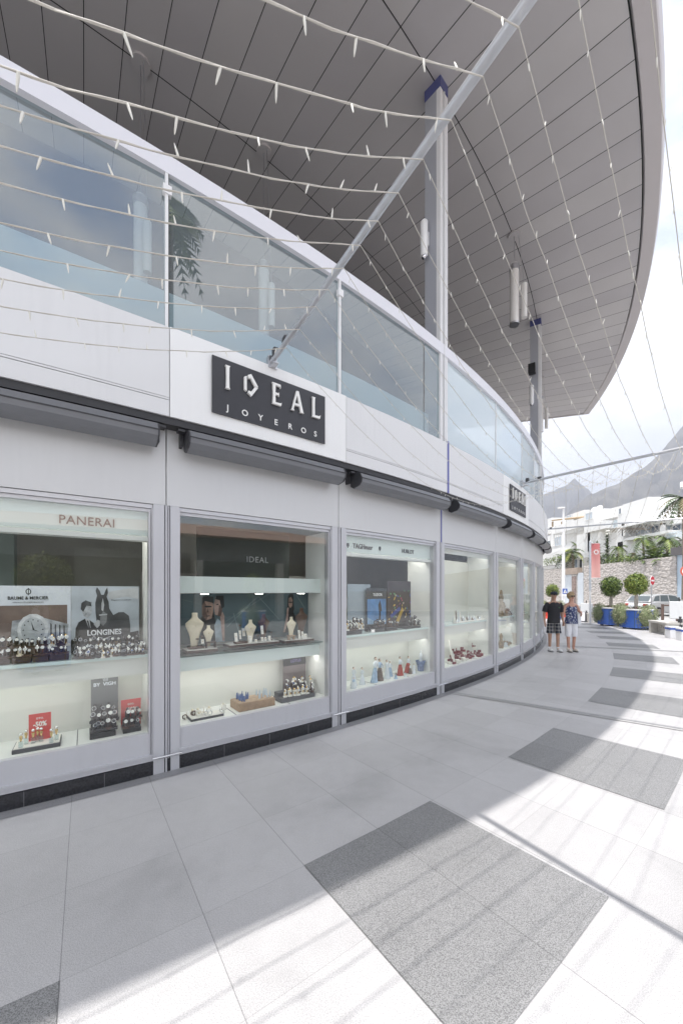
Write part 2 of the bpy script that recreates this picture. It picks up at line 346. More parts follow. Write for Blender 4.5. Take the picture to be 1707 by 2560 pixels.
mb = MB(); mb.obox(cyl(-15.7, 0, 0), (-.12, 0, -9), (.1, 5.86, 0)); mb.build('end_wall', PANEL, bld)
mb = MB(); mb.obox(cyl(-67.5, 0, 0), (-.1, 0, -9), (.12, 3.3, 0)); mb.build('end_wall', PANEL, bld)
# pillars
for i, a in enumerate(J):
    mb = MB(); M4 = cyl(a, 0, 0)
    mb.obox(M4, (-.112, 0, -.22), (-.018, 2.5, .012)); mb.obox(M4, (.034, 0, -.22), (.115, 2.5, .012)); mb.obox(M4, (-.112, 0, -.22), (.115, 2.5, -.02))
    mb.obox(M4, (-.010, 0, -.03), (.004, 2.5, .022)); mb.obox(M4, (.012, 0, -.03), (.024, 2.5, .006)); mb.build('pillar', [ALU], bld, .002)
    if 1 <= i <= 9:
        mb = MB(); p = [M4 @ Vector((x, .165, .05)) for x in (-.125, .125)]; mb.tube(p, .011, 10)
        for x in (-.05, .06): mb.tube([M4 @ Vector((x, .165, 0)), M4 @ Vector((x, .165, .05))], .006, 6)
        mb.build('bumper_bar', CHROME, bld)
# windows, one per bay: sill panel, frame, pane
def window(i):
    a0, a1 = J[i] + HW, J[i + 1] - HW
    w_ = MB()   # frame
    def bar(b0, b1, r0, r1, z0, z1): w_.ring(b0, b1, r0, r1, z0, z1, 3)
    f1 = .04
    bar(a0, a1, -.10, .004, .130, .165); bar(a0, a1, -.10, .016, .170, .192)
    bar(a0, a1, -.10, -.012, 2.462, 2.498); bar(a0, a1, -.10, -.03, 2.43, 2.46)
    bar(a0, a0 + .012, -.10, .010, .165, 2.46); bar(a1 - .02, a1, -.10, .008, .165, 2.46); bar(a1 - .062, a1 - .030, -.10, -.012, .19, 2.43)
    fr = w_.build('window_frame', FRAME, bld)
    mb = MB(); mb.ring(a0 + .013, a1 - .063, -.06, -.008, .192, .385, 3); mb.build('lower_panel', ALU, fr)
    mb = MB(); mb.ring(a1 - .030, a1 - .021, -.10, -.05, .19, 2.43, 1); mb.build('seal', BLACK, fr)
    mb = MB()
    p0, p1 = pt(a0 + .012, -.042), pt(a1 - .03, -.042)
    mb.add([(p0.x, p0.y, .385), (p1.x, p1.y, .385), (p1.x, p1.y, 2.43), (p0.x, p0.y, 2.43)], [(0, 1, 2, 3)]); mb.build('pane', WGLASS, fr)
for i in range(NB): window(i)
# lintel panels, fascia, rails
for i in range(NB):
    mb = MB(); mb.ring(J[i] + .008, J[i + 1] - .008, -.12, 0.0, 2.503, 3.3, 3); mb.build('lintel_panel', LINTEL, bld, .002)
    g0, g1 = J[i] + .006, J[i + 1] - .006
    sgn = i in (3, 6)
    mb = MB()
    if sgn: mb.ring(g0, g1, 0.0, .152, 3.285, 4.10, 3)
    else:
        mb.ring(g0, g1, 0.0, .15, 3.285, 3.43, 3); mb.ring(g0, g1, 0.0, .143, 3.43, 3.436, 3, 1); mb.ring(g0, g1, 0.0, .15, 3.436, 3.452, 3); mb.ring(g0, g1, 0.0, .143, 3.452, 3.456, 3, 1); mb.ring(g0, g1, 0, .15, 3.456, 4.095, 3)
    mb.build('fascia_panel', [SIGNW if sgn else PANEL, FRAMED], bld, .0015)
for i in (5,):
    mb = MB(); mb.ring(J[i] - .045, J[i] + .045, .13, .156, 3.284, 4.12, 1); mb.build('blue_joint_strip', BLUES, bld)
    mb = MB(); mb.ring(J[i] + .05, J[i] + .10, -.02, .006, 2.5, 3.28, 1); mb.build('blue_joint_strip', BLUES, bld)
mb = MB(); mb.ring(-67.5, -15.7, -.03, .13, 3.22, 3.283, 60); mb.build('painted_shade_strip', AWND, bld)  # dark ring standing in for the shade under the fascia
# inner parapet, balustrade
mb = MB(); mb.ring(-67.5, -15.7, -.34, -.20, 4.07, 4.66, 60); mb.build('parapet', WHITE, bld)
mb = MB(); mb.ring(-67.5, -15.7, -.045, .04, 5.60, 5.77, 90); mb.build('balcony_rail', mat('rail_white', (.74, .74, .79), .4), bld)
for i in range(NB):
    cuts = [J[i], J[i + 1]] if i < 4 else ([J[i], J[i + 1] - .9, J[i + 1]] if i == 4 else [J[i], J[i + 1]])
    for b0, b1 in zip(cuts, cuts[1:]):
        mb = MB(); p = [pt(b0 + .02, 0, 4.06), pt(b1 - .02, 0, 4.06), pt(b1 - .02, 0, 5.60), pt(b0 + .02, 0, 5.60)]; mb.add(p, [(0, 1, 2, 3)])
        mb.build('balustrade_glass', BGLASS if i < 5 else REFLGLASS, bld)
for i in range(0, NB + 1):
    if i == 5: continue
    mb = MB()
    if i < 5: mb.obox(cyl(J[i], 0, 0), (-.014, 4.1, -.03), (.012, 5.75, .035), 0); mb.obox(cyl(J[i], 0, 0), (.013, 4.1, -.03), (.02, 5.6, .03), 1)
    else: mb.obox(cyl(J[i], 0, 0), (-.006, 4.1, -.02), (.006, 5.6, .012), 0)
    if i in (3, 4): mb.obox(cyl(J[i], 0, 0), (-.035, 5.40, .0), (.04, 5.48, .05), 0)
    mb.build('balustrade_post', [WHITE, BLACK], bld)
# columns
for a in (-60, -46.2, -32.1):
    mb = MB(); M4 = cyl(a, 0, 0)
    mb.obox(M4, (-.11, 4.06, -.27), (.11, 9.97, -.045))
    col = mb.build('column', COLM, bld, .004)
    mb = MB(); mb.obox(M4, (-.115, 4.1, -.044), (-.03, 9.96, .03)); mb.obox(M4, (-.012, 4.1, -.044), (.004, 9.96, .045)); mb.obox(M4, (.03, 4.1, -.044), (.115, 9.96, .03)); mb.build('channel', PANEL, col)
    mb = MB(); mb.obox(M4, (-.115, 9.975, -.275), (.115, ZS, .035)); mb.build('blue_cap', BLUEP, col)
# canopy
def edge(a): return 2.64 + .26 * min(1, max(0, (-a - 45) / 9)) if a < -35 else 2.64 - .12 * ((a + 35) / 18) ** 2  # out-of-view near edge bulges outward, shaped to place its shadow on the paving
A0c, A1c = -96, -17.1
mb = MB(); st = 1.11
n = int((A1c - A0c) / st); gap = .022
rs_ = random.Random(2); rings = [(-8.0, -6.0), (-6.0, -2.95), (-2.95, -.08), (-.08, 2.33)]
for i in range(n):
    a0 = A1c - st * (i + 1); a1 = A1c - st * i
    for r0, r1 in rings:
        gi = 0.008; dg = math.degrees(.0065 / RR)
        q = [pt(a, r, ZS) for a, r in ((a0 + dg, r0 + gi), (a0 + dg, r1 - gi), (a1 - dg, r1 - gi), (a1 - dg, r0 + gi))]
        mb.add(q, [(0, 3, 2, 1)], rs_.choice((0, 0, 1, 2)))
sof = mb.build('soffit', [SOFF, mat('soffit_panel_b', (.47, .45, .46), .45, .1, .05, .9), mat('soffit_panel_c', (.51, .49, .49), .40, .1, .05, .7)], bld)
mb = MB(); mb.ring(A0c, A1c, -8.0, 2.34, ZS + .02, ZS + .05, 80); mb.build('soffit_void', SOFG, bld)
mb = MB()
m_ = 80
prof = [(-.29, .0), (-.27, -.03), (-.02, -.02), (0, .02), (.03, .22), (-.02, .30), (-.3, .45), (-10.6, .75), (-10.6, .2), (-.31, .06)]
vs = []
for i in range(m_ + 1):
    a = A0c + (A1c - A0c) * i / m_
    for r, z in prof: vs.append(pt(a, edge(a) + r, ZS + z))
k = len(prof); fs = [(i * k + j, (i + 1) * k + j, (i + 1) * k + (j + 1) % k, i * k + (j + 1) % k) for i in range(m_) for j in range(k)]
fs += [tuple(range(k)), tuple(range(m_ * k + k - 1, m_ * k - 1, -1))]
mb.add(vs, fs, 0); mb.build('canopy_roof', LIP, bld, fix=True)
mb = MB(); mb.obox(cyl(A1c, 0, ZS), (-.0, -.03, -8), (.06, .34, edge(-17.1) - .02)); mb.build('canopy_end_trim', LIP, bld)

# ================================================================ awnings (folded cassettes)
def awning(i, label):
    a0, a1 = J[i] + .30, J[i + 1] - .22
    t = thing('folded_awning', pt((a0 + a1) / 2, .2, 3.0), label, 'awning', 'folded awnings under the fascia')
    prof = [(.055, 3.19), (.15, 3.20), (.235, 3.165), (.27, 3.10), (.262, 3.05), (.22, 3.01), (.12, 2.99), (.07, 3.02)]
    mb = MB(); n = 3; vs = []
    for j in range(n + 1):
        a = a0 + (a1 - a0) * j / n
        for r, z in prof: vs.append(pt(a, r, z))
    k = len(prof); fs = [(j * k + q, j * k + (q + 1) % k, (j + 1) * k + (q + 1) % k, (j + 1) * k + q) for j in range(n) for q in range(k)]
    fs += [tuple(range(k)), tuple(range(n * k + k - 1, n * k - 1, -1))]
    mb.add(vs, fs); mb.build('housing', AWN, t, fix=True)
    mb = MB(); mb.ring(a0, a1, .262, .276, 3.095, 3.103, 3); mb.build('front_seam', AWND, t)
    for e, s in ((a0, -1), (a1, 1)):
        mb = MB(); vs = []
        for dx in (0, .012 * s):
            M4 = cyl(e, 0, 0)
            for r, z in prof: vs.append(M4 @ Vector((dx, z, r + (.008 if r > .2 else 0))))
        fs = [(q, (q + 1) % k, k + (q + 1) % k, k + q) for q in range(k)] + [tuple(range(k)), tuple(range(2 * k - 1, k - 1, -1))]
        mb.add(vs, fs); mb.build('end_cap', AWND, t, fix=True)
        mb = MB(); M4 = cyl(e, 0, 0); mb.obox(M4, (.03 * s - .012, 3.06, .0), (.03 * s + .012, 3.2, .08)); mb.obox(M4, (.05 * s - .03, 3.17, .08), (.05 * s + .03, 3.19, .16)); mb.build('bracket', AWND, t)
awl = ['grey folded awning housing cut by the left edge of the photo', 'grey folded awning housing directly under the large IDEAL sign', 'grey folded awning housing between the large IDEAL sign and the blue joint strip', 'grey folded awning housing just right of the blue joint strip',
       'grey folded awning housing under the small far IDEAL sign', 'short grey folded awning housing right after the far IDEAL sign']
for k_, i in enumerate((2, 3, 4, 5, 6, 7)): awning(i, awl[k_])
awning(8, 'last but one visible awning housing at the bend of the facade'); awning(9, 'farthest awning housing, ending at the bend of the facade')
# ================================================================ IDEAL signs
def ideal(sign, a_mid, wd, z0, z1, off):
    M4 = cyl(a_mid, -off, z0); h = z1 - z0
    mb = MB(); mb.obox(M4, (-wd / 2, 0, .0), (wd / 2, h, .014)); bd = mb.build('board', mat('sign_board', (.035, .035, .042), .45, 0, .05, 30), sign, .001)
    LH = h * .41; by = h * .47; LM = mat('sign_letter', (.82, .81, .79), .35)
    def glyph(ps, x):
        mb = MB()
        for p in ps: mb.prism([(x + u * LH, by + v * LH) for u, v in p], .016, .042, 0, M4)
        mb.build('letter', LM, sign, .0012, fix=True)
    I = [[(-.11, 0), (.11, 0), (.07, .06), (.06, .5), (.07, .94), (.11, 1), (-.11, 1), (-.07, .94), (-.06, .5), (-.07, .06)]]
    D = [[(-.30, .22), (-.19, .16), (-.19, .84), (-.30, .78)], [(-.14, .90), (.02, 1.0), (.36, .52), (.20, .50), (.0, .80), (-.10, .76)], [(.36, .48), (.04, 0), (-.14, .12), (-.10, .22), (.02, .20), (.20, .47)]]
    E = [[(-.22, 0), (.25, 0), (.28, .17), (.22, .12), (-.04, .10), (-.05, .46), (.12, .46), (.14, .40), (.14, .62), (.12, .56), (-.05, .56), (-.04, .90), (.18, .90), (.24, .84), (.22, 1), (-.22, 1), (-.18, .94), (-.17, .5), (-.18, .06)]]
    A = [[(-.36, 0), (-.16, 0), (-.21, .07), (-.14, .30), (-.10, .40), (.0, .76), (.10, .40), (-.10, .40), (-.14, .30), (.13, .30), (.19, .07), (.14, 0), (.38, 0), (.33, .06), (.08, .96), (.08, 1), (-.06, 1), (-.05, .96), (-.30, .06)]]
    A = [[(-.36, 0), (-.16, 0), (-.21, .07), (-.015, .80), (-.05, 1), (-.06, .96), (-.30, .06)], [(-.05, 1), (-.015, .80), (.19, .07), (.14, 0), (.38, 0), (.33, .06), (.08, 1)], [(-.145, .28), (.13, .28), (.105, .38), (-.12, .38)]]
    Lg = [[(-.20, 0), (.27, 0), (.32, .20), (.26, .13), (-.03, .10), (-.04, .5), (-.03, .94), (.01, 1), (-.20, 1), (-.16, .94), (-.15, .5), (-.16, .06)]]
    xs = [-.78, -.42, .02, .41, .77]
    for gl, x in zip((I, D, E, A, Lg), xs): glyph(gl, x * wd * .5)
    for ch, x in zip('JOYEROS', (-.77, -.50, -.24, .03, .29, .55, .79)):
        textmesh(ch, h * .155, M4 @ Matrix.Translation((x * wd * .5, h * .14, .018)), LM, 'small_letter', sign, .002, bold=.0012)
pA, pB = at(529, 950, -.155), at(810, 1050, -.155)
am = (ang(pA) + ang(pB)) / 2; wd = (pB.xy - pA.xy).length
s1 = thing('shop_sign', cyl(am, -.155, 3.42).translation, 'large dark jeweller\'s sign reading IDEAL JOYEROS on the white fascia under the lighting boom', 'sign', None)
ideal(s1, am, wd, 3.42, 3.97, .155)
am2 = (J[6] + J[7]) / 2
s2 = thing('shop_sign', cyl(am2, -.155, 3.42).translation, 'small-looking far dark IDEAL JOYEROS sign on the fascia near the bend', 'sign', None)
ideal(s2, am2, min(wd, 1.2), 3.42, 3.97, .155)

# ================================================================ lamps under the canopy
FROST = mat('frosted_lamp', (.72, .70, .68), .3)
def hang(a, r, label, base=None, drop=.7):
    p = pt(a, r, ZS - 0.001)
    if base is None:
        t = thing('hanging_lamp', p, label, 'lamp', 'tubular lamps hanging from the roof soffit')
        mb = MB(); mb.lathe([(.14, -.04), (.14, 0)], p, 16); mb.build('ceiling_rose', SOFF, t)
        t1 = Vector((math.cos(R_(a + 18)), math.sin(R_(a + 18)), 0)) * .85
        q = p + Vector((0, 0, -drop)); q2 = p + t1 * .25 + Vector((0, 0, -drop - .52))
        mb = MB(); mb.tube([p, q], .008, 5); mb.tube([p + t1 * .1, q2], .006, 5); mb.build('rod', STEEL, t)
        mb = MB(); mb.lathe([(.095, -1.42), (.10, -1.38), (.10, -.06), (.085, 0)], q, 16); mb.build('tube', FROST, t)
        mb = MB(); mb.lathe([(.115, -.16), (.115, -.04)], q, 16); mb.build('collar', STEEL, t); mb = MB(); mb.lathe([(.112, -1.44), (.112, -1.40)], q, 16); mb.build('collar', STEEL, t)
        mb = MB(); mb.lathe([(.062, -.80), (.062, 0)], q2, 12); mb.build('tube', FROST, t)
        return t
    return copy_tree(base, p, None, label)
h0 = hang(-39.05, -.05, 'pair of frosted tube lamps hanging between the two tall columns')
hang(-24.9, -.05, 'pair of frosted tube lamps hanging beyond the farther column', h0)
h1 = hang(-54.3, -2.95, 'frosted tube lamps seen through the leftmost balcony glass', None, 2.15)
hang(-49.7, -2.85, 'frosted tube lamps seen through the middle balcony glass beside the boom', h1)
def wlamp(a, z, label):
    M4 = cyl(a, 0, 0); t = thing('wall_lamp', (M4 @ Vector((-.2, z, -.2))), label, 'lamp', 'cylinder lamps on the columns')
    c = M4 @ Vector((-.205, z, -.22)); mb = MB(); mb.lathe([(.05, 0), (.062, .02), (.062, .56), (.05, .58)], c, 14); mb.build('cylinder', WHITE, t)
    mb = MB(); mb.obox(M4, (-.15, z + .2, -.26), (-.12, z + .42, -.18)); mb.build('bracket', WHITE, t)
    mb = MB(); mb.ball((c.x, c.y, z - .01), .045, 8); mb.build('lens', CHROME, t)
wlamp(-46.2, 7.28, 'white cylinder lamp on the left side of the nearer tall column'); wlamp(-32.1, 7.5, 'white cylinder lamp on the farther column')
sp = at(1303, 921, .1); sp = pt(-32.1, -.2, 8.55)
M4 = cyl(-32.1, 0, 0); t = thing('loudspeaker', sp, 'black box loudspeaker bracketed to the left of the farther column', 'loudspeaker')
mb = MB(); mb.obox(M4, (-.40, 8.4, -.30), (-.20, 8.68, -.10)); mb.build('cabinet', BLACK, t, .01)
mb = MB(); mb.obox(M4, (-.20, 8.5, -.22), (-.125, 8.56, -.18)); mb.build('bracket', BLACK, t)
# ================================================================ display cases behind the shop windows
LED = mat('led', (1, 1, .95), .5, emis=(1, .98, .94), estr=5.5)
GREENB = mat('back_lining', (.72, .725, .68), .7, 0, .03, 2)
SHG = mat('shelf_glass_edge', (.70, .82, .80), .15)
def case(i, label, kind):
    t = thing('display_case', pt((J[i] + J[i + 1]) / 2, -.3, 0), label, 'display case', 'display cases in the shop windows')
    a0, a1 = J[i] + .24, J[i + 1] - .24; S = MB
    for nm, z0, z1, r0, r1, m_ in (('floor', .33, .372, -.55, -.07, OFFW),) + ((('back_panel', .37, 1.06, -.56, -.54, GREENB), ('upper_back_panel', 1.08, 1.10, -.56, -.54, OFFW)) if kind != 3 else (('back_panel', .37, 2.3, -.56, -.54, GREENB),)):
        mb = S(); mb.ring(a0, a1, r0, r1, z0, z1, 3); mb.build(nm, m_, t)
    for a, b in ((a0 - .02, a0 + .01), (a1 - .01, a1 + .02)):
        mb = S(); mb.ring(a, b, -.56, -.07, .33, 2.44, 1); mb.build('side_panel', OFFW, t)
    if kind == 2:
        mb = S(); mb.ring(a0, a1, -.50, -.24, .875, 1.015, 3); mb.build('shelf', CASEB, t)
        mb = S(); mb.ring(a0, a1, -.53, -.16, 1.045, 1.055, 3); mb.build('glass_shelf', glass('shelf_glass', (.45, .62, .60), .12), t)
        mb = S(); mb.ring(a0, a1, -.50, -.22, 1.675, 1.85, 3); mb.build('valance', CASEB, t)
        for f in (.17, .52, .84):
            mb = S(); M4 = cyl(a0 + (a1 - a0) * f, .245, 1.674); mb.obox(M4, (-.035, -.012, -.03), (.035, .0, .03)); mb.build('spotlight', LED, t)
            mb = S(); mb.obox(M4, (-.10, -.006, -.05), (.10, .001, .035)); mb.build('spotlight_plate', FRAMED, t)
        mb = S(); mb.ring(a0, a1, -.34, -.28, .8732, .8744, 3); mb.build('added_light_strip', LED, t)  # unseen glowing strip added to brighten the case floor
    else:
        mb = S(); mb.ring(a0, a1, -.54, -.14, 1.072, 1.10, 3); mb.build('shelf', SHG, t)
        mb = S(); mb.ring(a0, a1, -.20, -.17, .91, 1.071, 3); mb.build('shelf_front', GREENB, t)
        mb = S(); mb.ring(a0, a1, -.235, -.205, .93, .936, 3); mb.build('added_light_strip', LED, t)  # added glow behind the shelf front, brightens the lower case
        if kind == 1:
            mb = S(); mb.ring(a0, a1, -.15, -.10, 2.215, 2.438, 3); mb.build('header', CASEB, t)
            mb = S(); mb.ring(a0, a1, -.20, -.08, 2.165, 2.205, 3); mb.build('header_trim', OFFW, t)
        mb = S(); (mb.ring(a0, a1, -.33, -.24, 2.28, 2.29, 3) if kind == 1 else mb.ring(a0, a1, -.19, -.15, 2.434, 2.44, 3)); mb.build('added_light_strip', LED, t)  # added glow near the top, screened by header and pelmet
        if kind == 3: mb = S(); mb.ring(a0, a1, -.13, -.10, 2.35, 2.441, 3); mb.build('pelmet', OFFW, t)  # added screen that hides the strip
        mb = S(); mb.ring(a0, a1, -.56, -.07, 2.442, 2.45, 3); mb.build('case_ceiling', OFFW, t)
    for f in (.33, .7):
        mb = S(); mb.ring(a0 + (a1 - a0) * f, a0 + (a1 - a0) * f + .012, -.54, -.08, .3725, .375, 1); mb.build('floor_seam', FRAMED, t)
    return t
cs = [case(2, 'display case in the leftmost shop window, crowded with wristwatches below a horse poster', 1),
      case(3, 'display case under the large IDEAL sign, with necklace busts on a glass shelf', 2),
      case(4, 'display case in the third shop window, with porcelain figurines along its floor', 1),
      case(5, 'display case in the fourth window with a heap of red boxes on its floor', 3),
      case(6, 'narrow-looking display case in the fifth shop window, with tan ornaments at its left end', 3),
      case(7, 'display case in the last clearly seen shop window before the bend', 3)]
case(8, 'first display case past the last clearly seen window, at the bend', 3); case(9, 'display case farthest round the bend of the facade', 3)
def panel(x0, x1, d, z):
    p, q = at(x0, HZ, d), at(x1, HZ, d); p.z = q.z = z; u = (q - p); wd = u.length; u.normalize(); n = Vector((u.y, -u.x, 0))
    return frame(p, u, (0, 0, 1), n), wd
def poly(t, M4, name, pts, k, m_, sc=1, ox=0, oy=0):
    mb = MB(); mb.prism([(ox + x * sc, oy + y * sc) for x, y in pts], .004 + k * .0012, .005 + k * .0012, 0, M4); return mb.build(name, m_, t)
def ell(cx, cy, rx, ry, n=14, rot=0): return [(cx + rx * math.cos(a) * math.cos(rot) - ry * math.sin(a) * math.sin(rot), cy + rx * math.cos(a) * math.sin(rot) + ry * math.sin(a) * math.cos(rot)) for a in [2 * math.pi * i / n for i in range(n)]]
def sheet(name, x0, x1, d, z0, z1, m_, label, cat='poster', grp=None):
    M4, wd = panel(x0, x1, d, z0); t = thing(name, M4.translation, label, cat, grp)
    mb = MB(); mb.prism([(0, 0), (wd, 0), (wd, z1 - z0), (0, z1 - z0)], 0, .004, 0, M4); mb.build('sheet', m_, t)
    return t, M4, wd, z1 - z0
g1, g2, g3, g4 = [mat('print_grey%d' % i, (v, v * 1.03, v * 1.06), .5, 0, vv, 9) for i, (v, vv) in enumerate(((.02, .2), (.07, .4), (.22, .3), (.50, .15)))]
PALE = mat('poster_pale', (.66, .70, .76), .4, 0, .08, 3)
# --- first window posters
def ux(x, d_=.50): q = at(x, HZ, d_); return (q - Vector(M4.translation)).xy.dot(Vector((M4[0][0], M4[1][0])))
t, M4, wd, hh = sheet('poster', -260, 178, .50, 1.10, 1.745, PALE, 'pale poster reading BAUME & MERCIER above a brown picture of a steel watch')
poly(t, M4, 'picture', [(.1, 0), (ux(169), 0), (ux(169), .47), (.1, .47)], 0, mat('print_brown', (.20, .145, .12), .5, 0, .45, 3))
cx_ = ux(84)
_M = M4; M4 = M4 @ Matrix.Translation((cx_, .25, 0)) @ Matrix.Diagonal((.72, .78, 1, 1)) @ Matrix.Translation((-cx_, -.25, 0))
poly(t, M4, 'watch_band', [(cx_ - .22, .12), (cx_ - .20, .36), (cx_ + .05, .40), (cx_ + .36, .30), (cx_ + .34, .10), (cx_, .06)], 1, mat('print_steel', (.42, .45, .48), .4, 0, .5, 16))
poly(t, M4, 'watch_case', ell(cx_, .25, .155, .185), 2, mat('print_bezel', (.62, .64, .66), .4, 0, .2, 20)); poly(t, M4, 'watch_dial', ell(cx_, .25, .12, .145), 3, mat('print_dial', (.44, .47, .50), .4, 0, .1, 20))
for a in range(12):
    th = a * math.pi / 6; poly(t, M4, 'hour_mark', ell(cx_ + .095 * math.cos(th), .25 + .115 * math.sin(th), .008, .008, 5), 4, g1)
poly(t, M4, 'hand', [(cx_ - .004, .25), (cx_ - .02, .35), (cx_ + .012, .25)], 4, g1); poly(t, M4, 'hand', [(cx_, .247), (cx_ + .06, .225), (cx_, .257)], 4, g1)
for k in range(4): poly(t, M4, 'link', [(cx_ + .17 + .045 * k, .12), (cx_ + .185 + .045 * k, .12), (cx_ + .185 + .045 * k, .31 - .01 * k), (cx_ + .17 + .045 * k, .32 - .01 * k)], 4, g2)
M4 = _M; tm = ux(72)
textmesh('BAUME & MERCIER', .040, M4 @ Matrix.Translation((tm, .535, .007)), g1, 'lettering', t, .001, bold=.0006, sx=.85)
textmesh('MAISON D\'HORLOGERIE GENEVE 1830', .0125, M4 @ Matrix.Translation((tm, .497, .007)), g2, 'small_lettering', t, .0008)
mb = MB(); mb.prism(ell(tm, .593, .020, .026, 16), .005, .006, 0, M4); mb.build('emblem', g1, t); mb = MB(); mb.prism(ell(tm, .593, .013, .020, 16), .0062, .007, 0, M4); mb.build('emblem_centre', PALE, t)
mb = MB(); mb.prism([(tm - .003, .562), (tm + .003, .562), (tm + .003, .624), (tm - .003, .624)], .0072, .008, 0, M4); mb.build('emblem_bar', g1, t)
t, M4, wd, hh = sheet('poster', 179, 348, .50, 1.10, 1.745, mat('print_mist', (.50, .55, .60), .45, 0, .25, 3), 'black and white LONGINES poster of a suited man beside a dark horse')
S_ = .645
def pp(L_): return [(x * wd, y * S_) for x, y in L_]
poly(t, M4, 'print_trees', pp([(.5, .90), (.62, .93), (.99, .99), (.99, .80), (.8, .84), (.55, .80)]), 0, g4)
poly(t, M4, 'print_foot', pp([(0, 0), (.99, 0), (.99, .30), (.7, .26), (.3, .26), (0, .22)]), 1, g1)
poly(t, M4, 'print_horse', pp([(.33, .20), (.36, .42), (.34, .60), (.335, .75), (.36, .86), (.34, .93), (.36, .985), (.40, .93), (.42, .87), (.46, .87), (.48, .93), (.51, .98), (.52, .90), (.50, .84), (.53, .76), (.54, .66), (.60, .56), (.68, .60), (.76, .60), (.84, .54), (.86, .40), (.86, .20)]), 2, g2)
poly(t, M4, 'print_muzzle', pp([(.40, .44), (.45, .40), (.50, .46), (.51, .58), (.45, .62), (.41, .56)]), 3, g3)
poly(t, M4, 'print_blaze', pp([(.425, .64), (.45, .62), (.465, .72), (.445, .82), (.425, .74)]), 3, g4)
poly(t, M4, 'print_bridle', pp([(.39, .555), (.51, .565), (.51, .58), (.39, .575)]), 4, g4)
poly(t, M4, 'print_suit', pp([(.05, .06), (.06, .38), (.10, .47), (.19, .52), (.25, .50), (.32, .44), (.38, .40), (.42, .44), (.40, .34), (.34, .28), (.36, .08)]), 5, g1)
poly(t, M4, 'print_shirt', pp([(.19, .52), (.25, .515), (.27, .38), (.25, .36)]), 6, g4); poly(t, M4, 'print_tie', pp([(.215, .49), (.235, .49), (.265, .37), (.25, .355)]), 7, g1)
poly(t, M4, 'print_face', pp([(.15, .62), (.17, .56), (.22, .53), (.27, .57), (.29, .63), (.27, .70), (.20, .73), (.15, .68)]), 6, mat('print_face', (.42, .44, .46), .5, 0, .4, 30))
poly(t, M4, 'print_hair', pp([(.13, .66), (.14, .75), (.20, .79), (.27, .76), (.28, .70), (.21, .71), (.165, .62)]), 7, g2)
poly(t, M4, 'print_hand', pp([(.31, .43), (.37, .50), (.40, .48), (.40, .41), (.36, .37)]), 8, g4)
textmesh('LONGINES', .072, M4 @ Matrix.Translation((.47 * wd, .30 * S_, .016)), mat('print_white', (.8, .82, .85), .4), 'lettering', t, .001, bold=.0022, sx=.82)
poly(t, M4, 'winged_emblem', pp([(.36, .245), (.47, .215), (.58, .245), (.50, .20), (.49, .175), (.45, .175), (.44, .20)]), 9, g4)
textmesh('Elegance is an attitude', .019, M4 @ Matrix.Translation((.72 * wd, .79 * S_, .008)), g2, 'small_lettering', t, .0006)
hd = thing('header_sign', cyl(-56, .095, 2.3).translation, 'PANERAI lettering on the pale header of the leftmost window', 'sign')
p = at(220, 1300, .09); textmesh('PANERAI', .105, cyl(ang(p), .096, 2.30), mat('brown_letter', (.20, .15, .14), .4), 'lettering', hd, .003, sx=.95, space=1.05)
hd = thing('header_sign', cyl(-50, .095, 2.3).translation, 'TAG HEUER lettering between two small crests on the third window\'s header', 'sign')
p = at(908, 1357, .09); textmesh('TAGHeuer', .095, cyl(ang(p), .096, 2.30), mat('green_letter', (.10, .08, .07), .4), 'lettering', hd, .003, sx=.85, bold=.001)
for x in (870, 950):
    p = at(x, 1357, .09); M4 = cyl(ang(p), .098, 2.30); mb = MB(); mb.prism([(-.02, .03), (.02, .03), (.022, 0), (0, -.035), (-.022, 0)], 0, .004, 0, M4); mb.build('crest', g1, hd)
hd = thing('header_sign', cyl(-48, .095, 2.3).translation, 'HUBLOT lettering at the right end of the third window\'s header', 'sign')
p = at(1020, 1367, .09); textmesh('HUBLOT', .085, cyl(ang(p), .096, 2.30), g2, 'lettering', hd, .003, sx=.9, bold=.001)
p = at(652, 1372, .9); hd = thing('wall_sign', cyl(ang(p), .9, 2.1).translation, 'small pale IDEAL lettering on the dark wall inside the second window', 'sign')
M4 = cyl(ang(p), 1.0, 2.12); mb = MB(); mb.obox(M4, (-.8, -.45, -.05), (.5, .38, -.01)); mb.build('dark_board', mat('slate_board', (.11, .125, .115), .25, 0, .1, 2), hd)
textmesh('IDEAL', .11, M4, mat('print_white', (.8, .82, .85), .4), 'lettering', hd, .004, space=1.15)
# --- second window backdrop
t, M4, wd, hh = sheet('poster', 452, 772, .50, 1.11, 1.67, TEAL, 'slate backdrop picture with a couple and a woman behind the necklace busts')
def P2(px, py): return ((px - 92) / 1248 * wd, (1 - (py - 800) / 430) * .56)       # zoom coordinates
def dp(name, L_, k, m_): poly(t, M4, name, [P2(*q) for q in L_], k, m_)
sk = mat('print_skin', (.36, .24, .19), .5, 0, .4, 14); sk2 = mat('print_skin_pale', (.42, .30, .26), .5, 0, .3, 14)
dp('print_jacket', [(262, 1230), (255, 1010), (300, 940), (360, 950), (420, 1230)], 0, g1)
dp('print_face', [(270, 900), (265, 980), (300, 1030), (345, 1020), (362, 940), (355, 870), (290, 860)], 1, sk); dp('print_hair', [(262, 905), (262, 835), (300, 822), (360, 830), (362, 885), (290, 865)], 2, g1)
dp('print_dress', [(380, 1230), (370, 1080), (395, 1020), (440, 1060), (460, 1230)], 1, mat('print_blue', (.35, .42, .48), .5, 0, .3, 12)); dp('print_arm', [(440, 1220), (420, 1000), (440, 960), (458, 1000), (460, 1225)], 3, sk2)
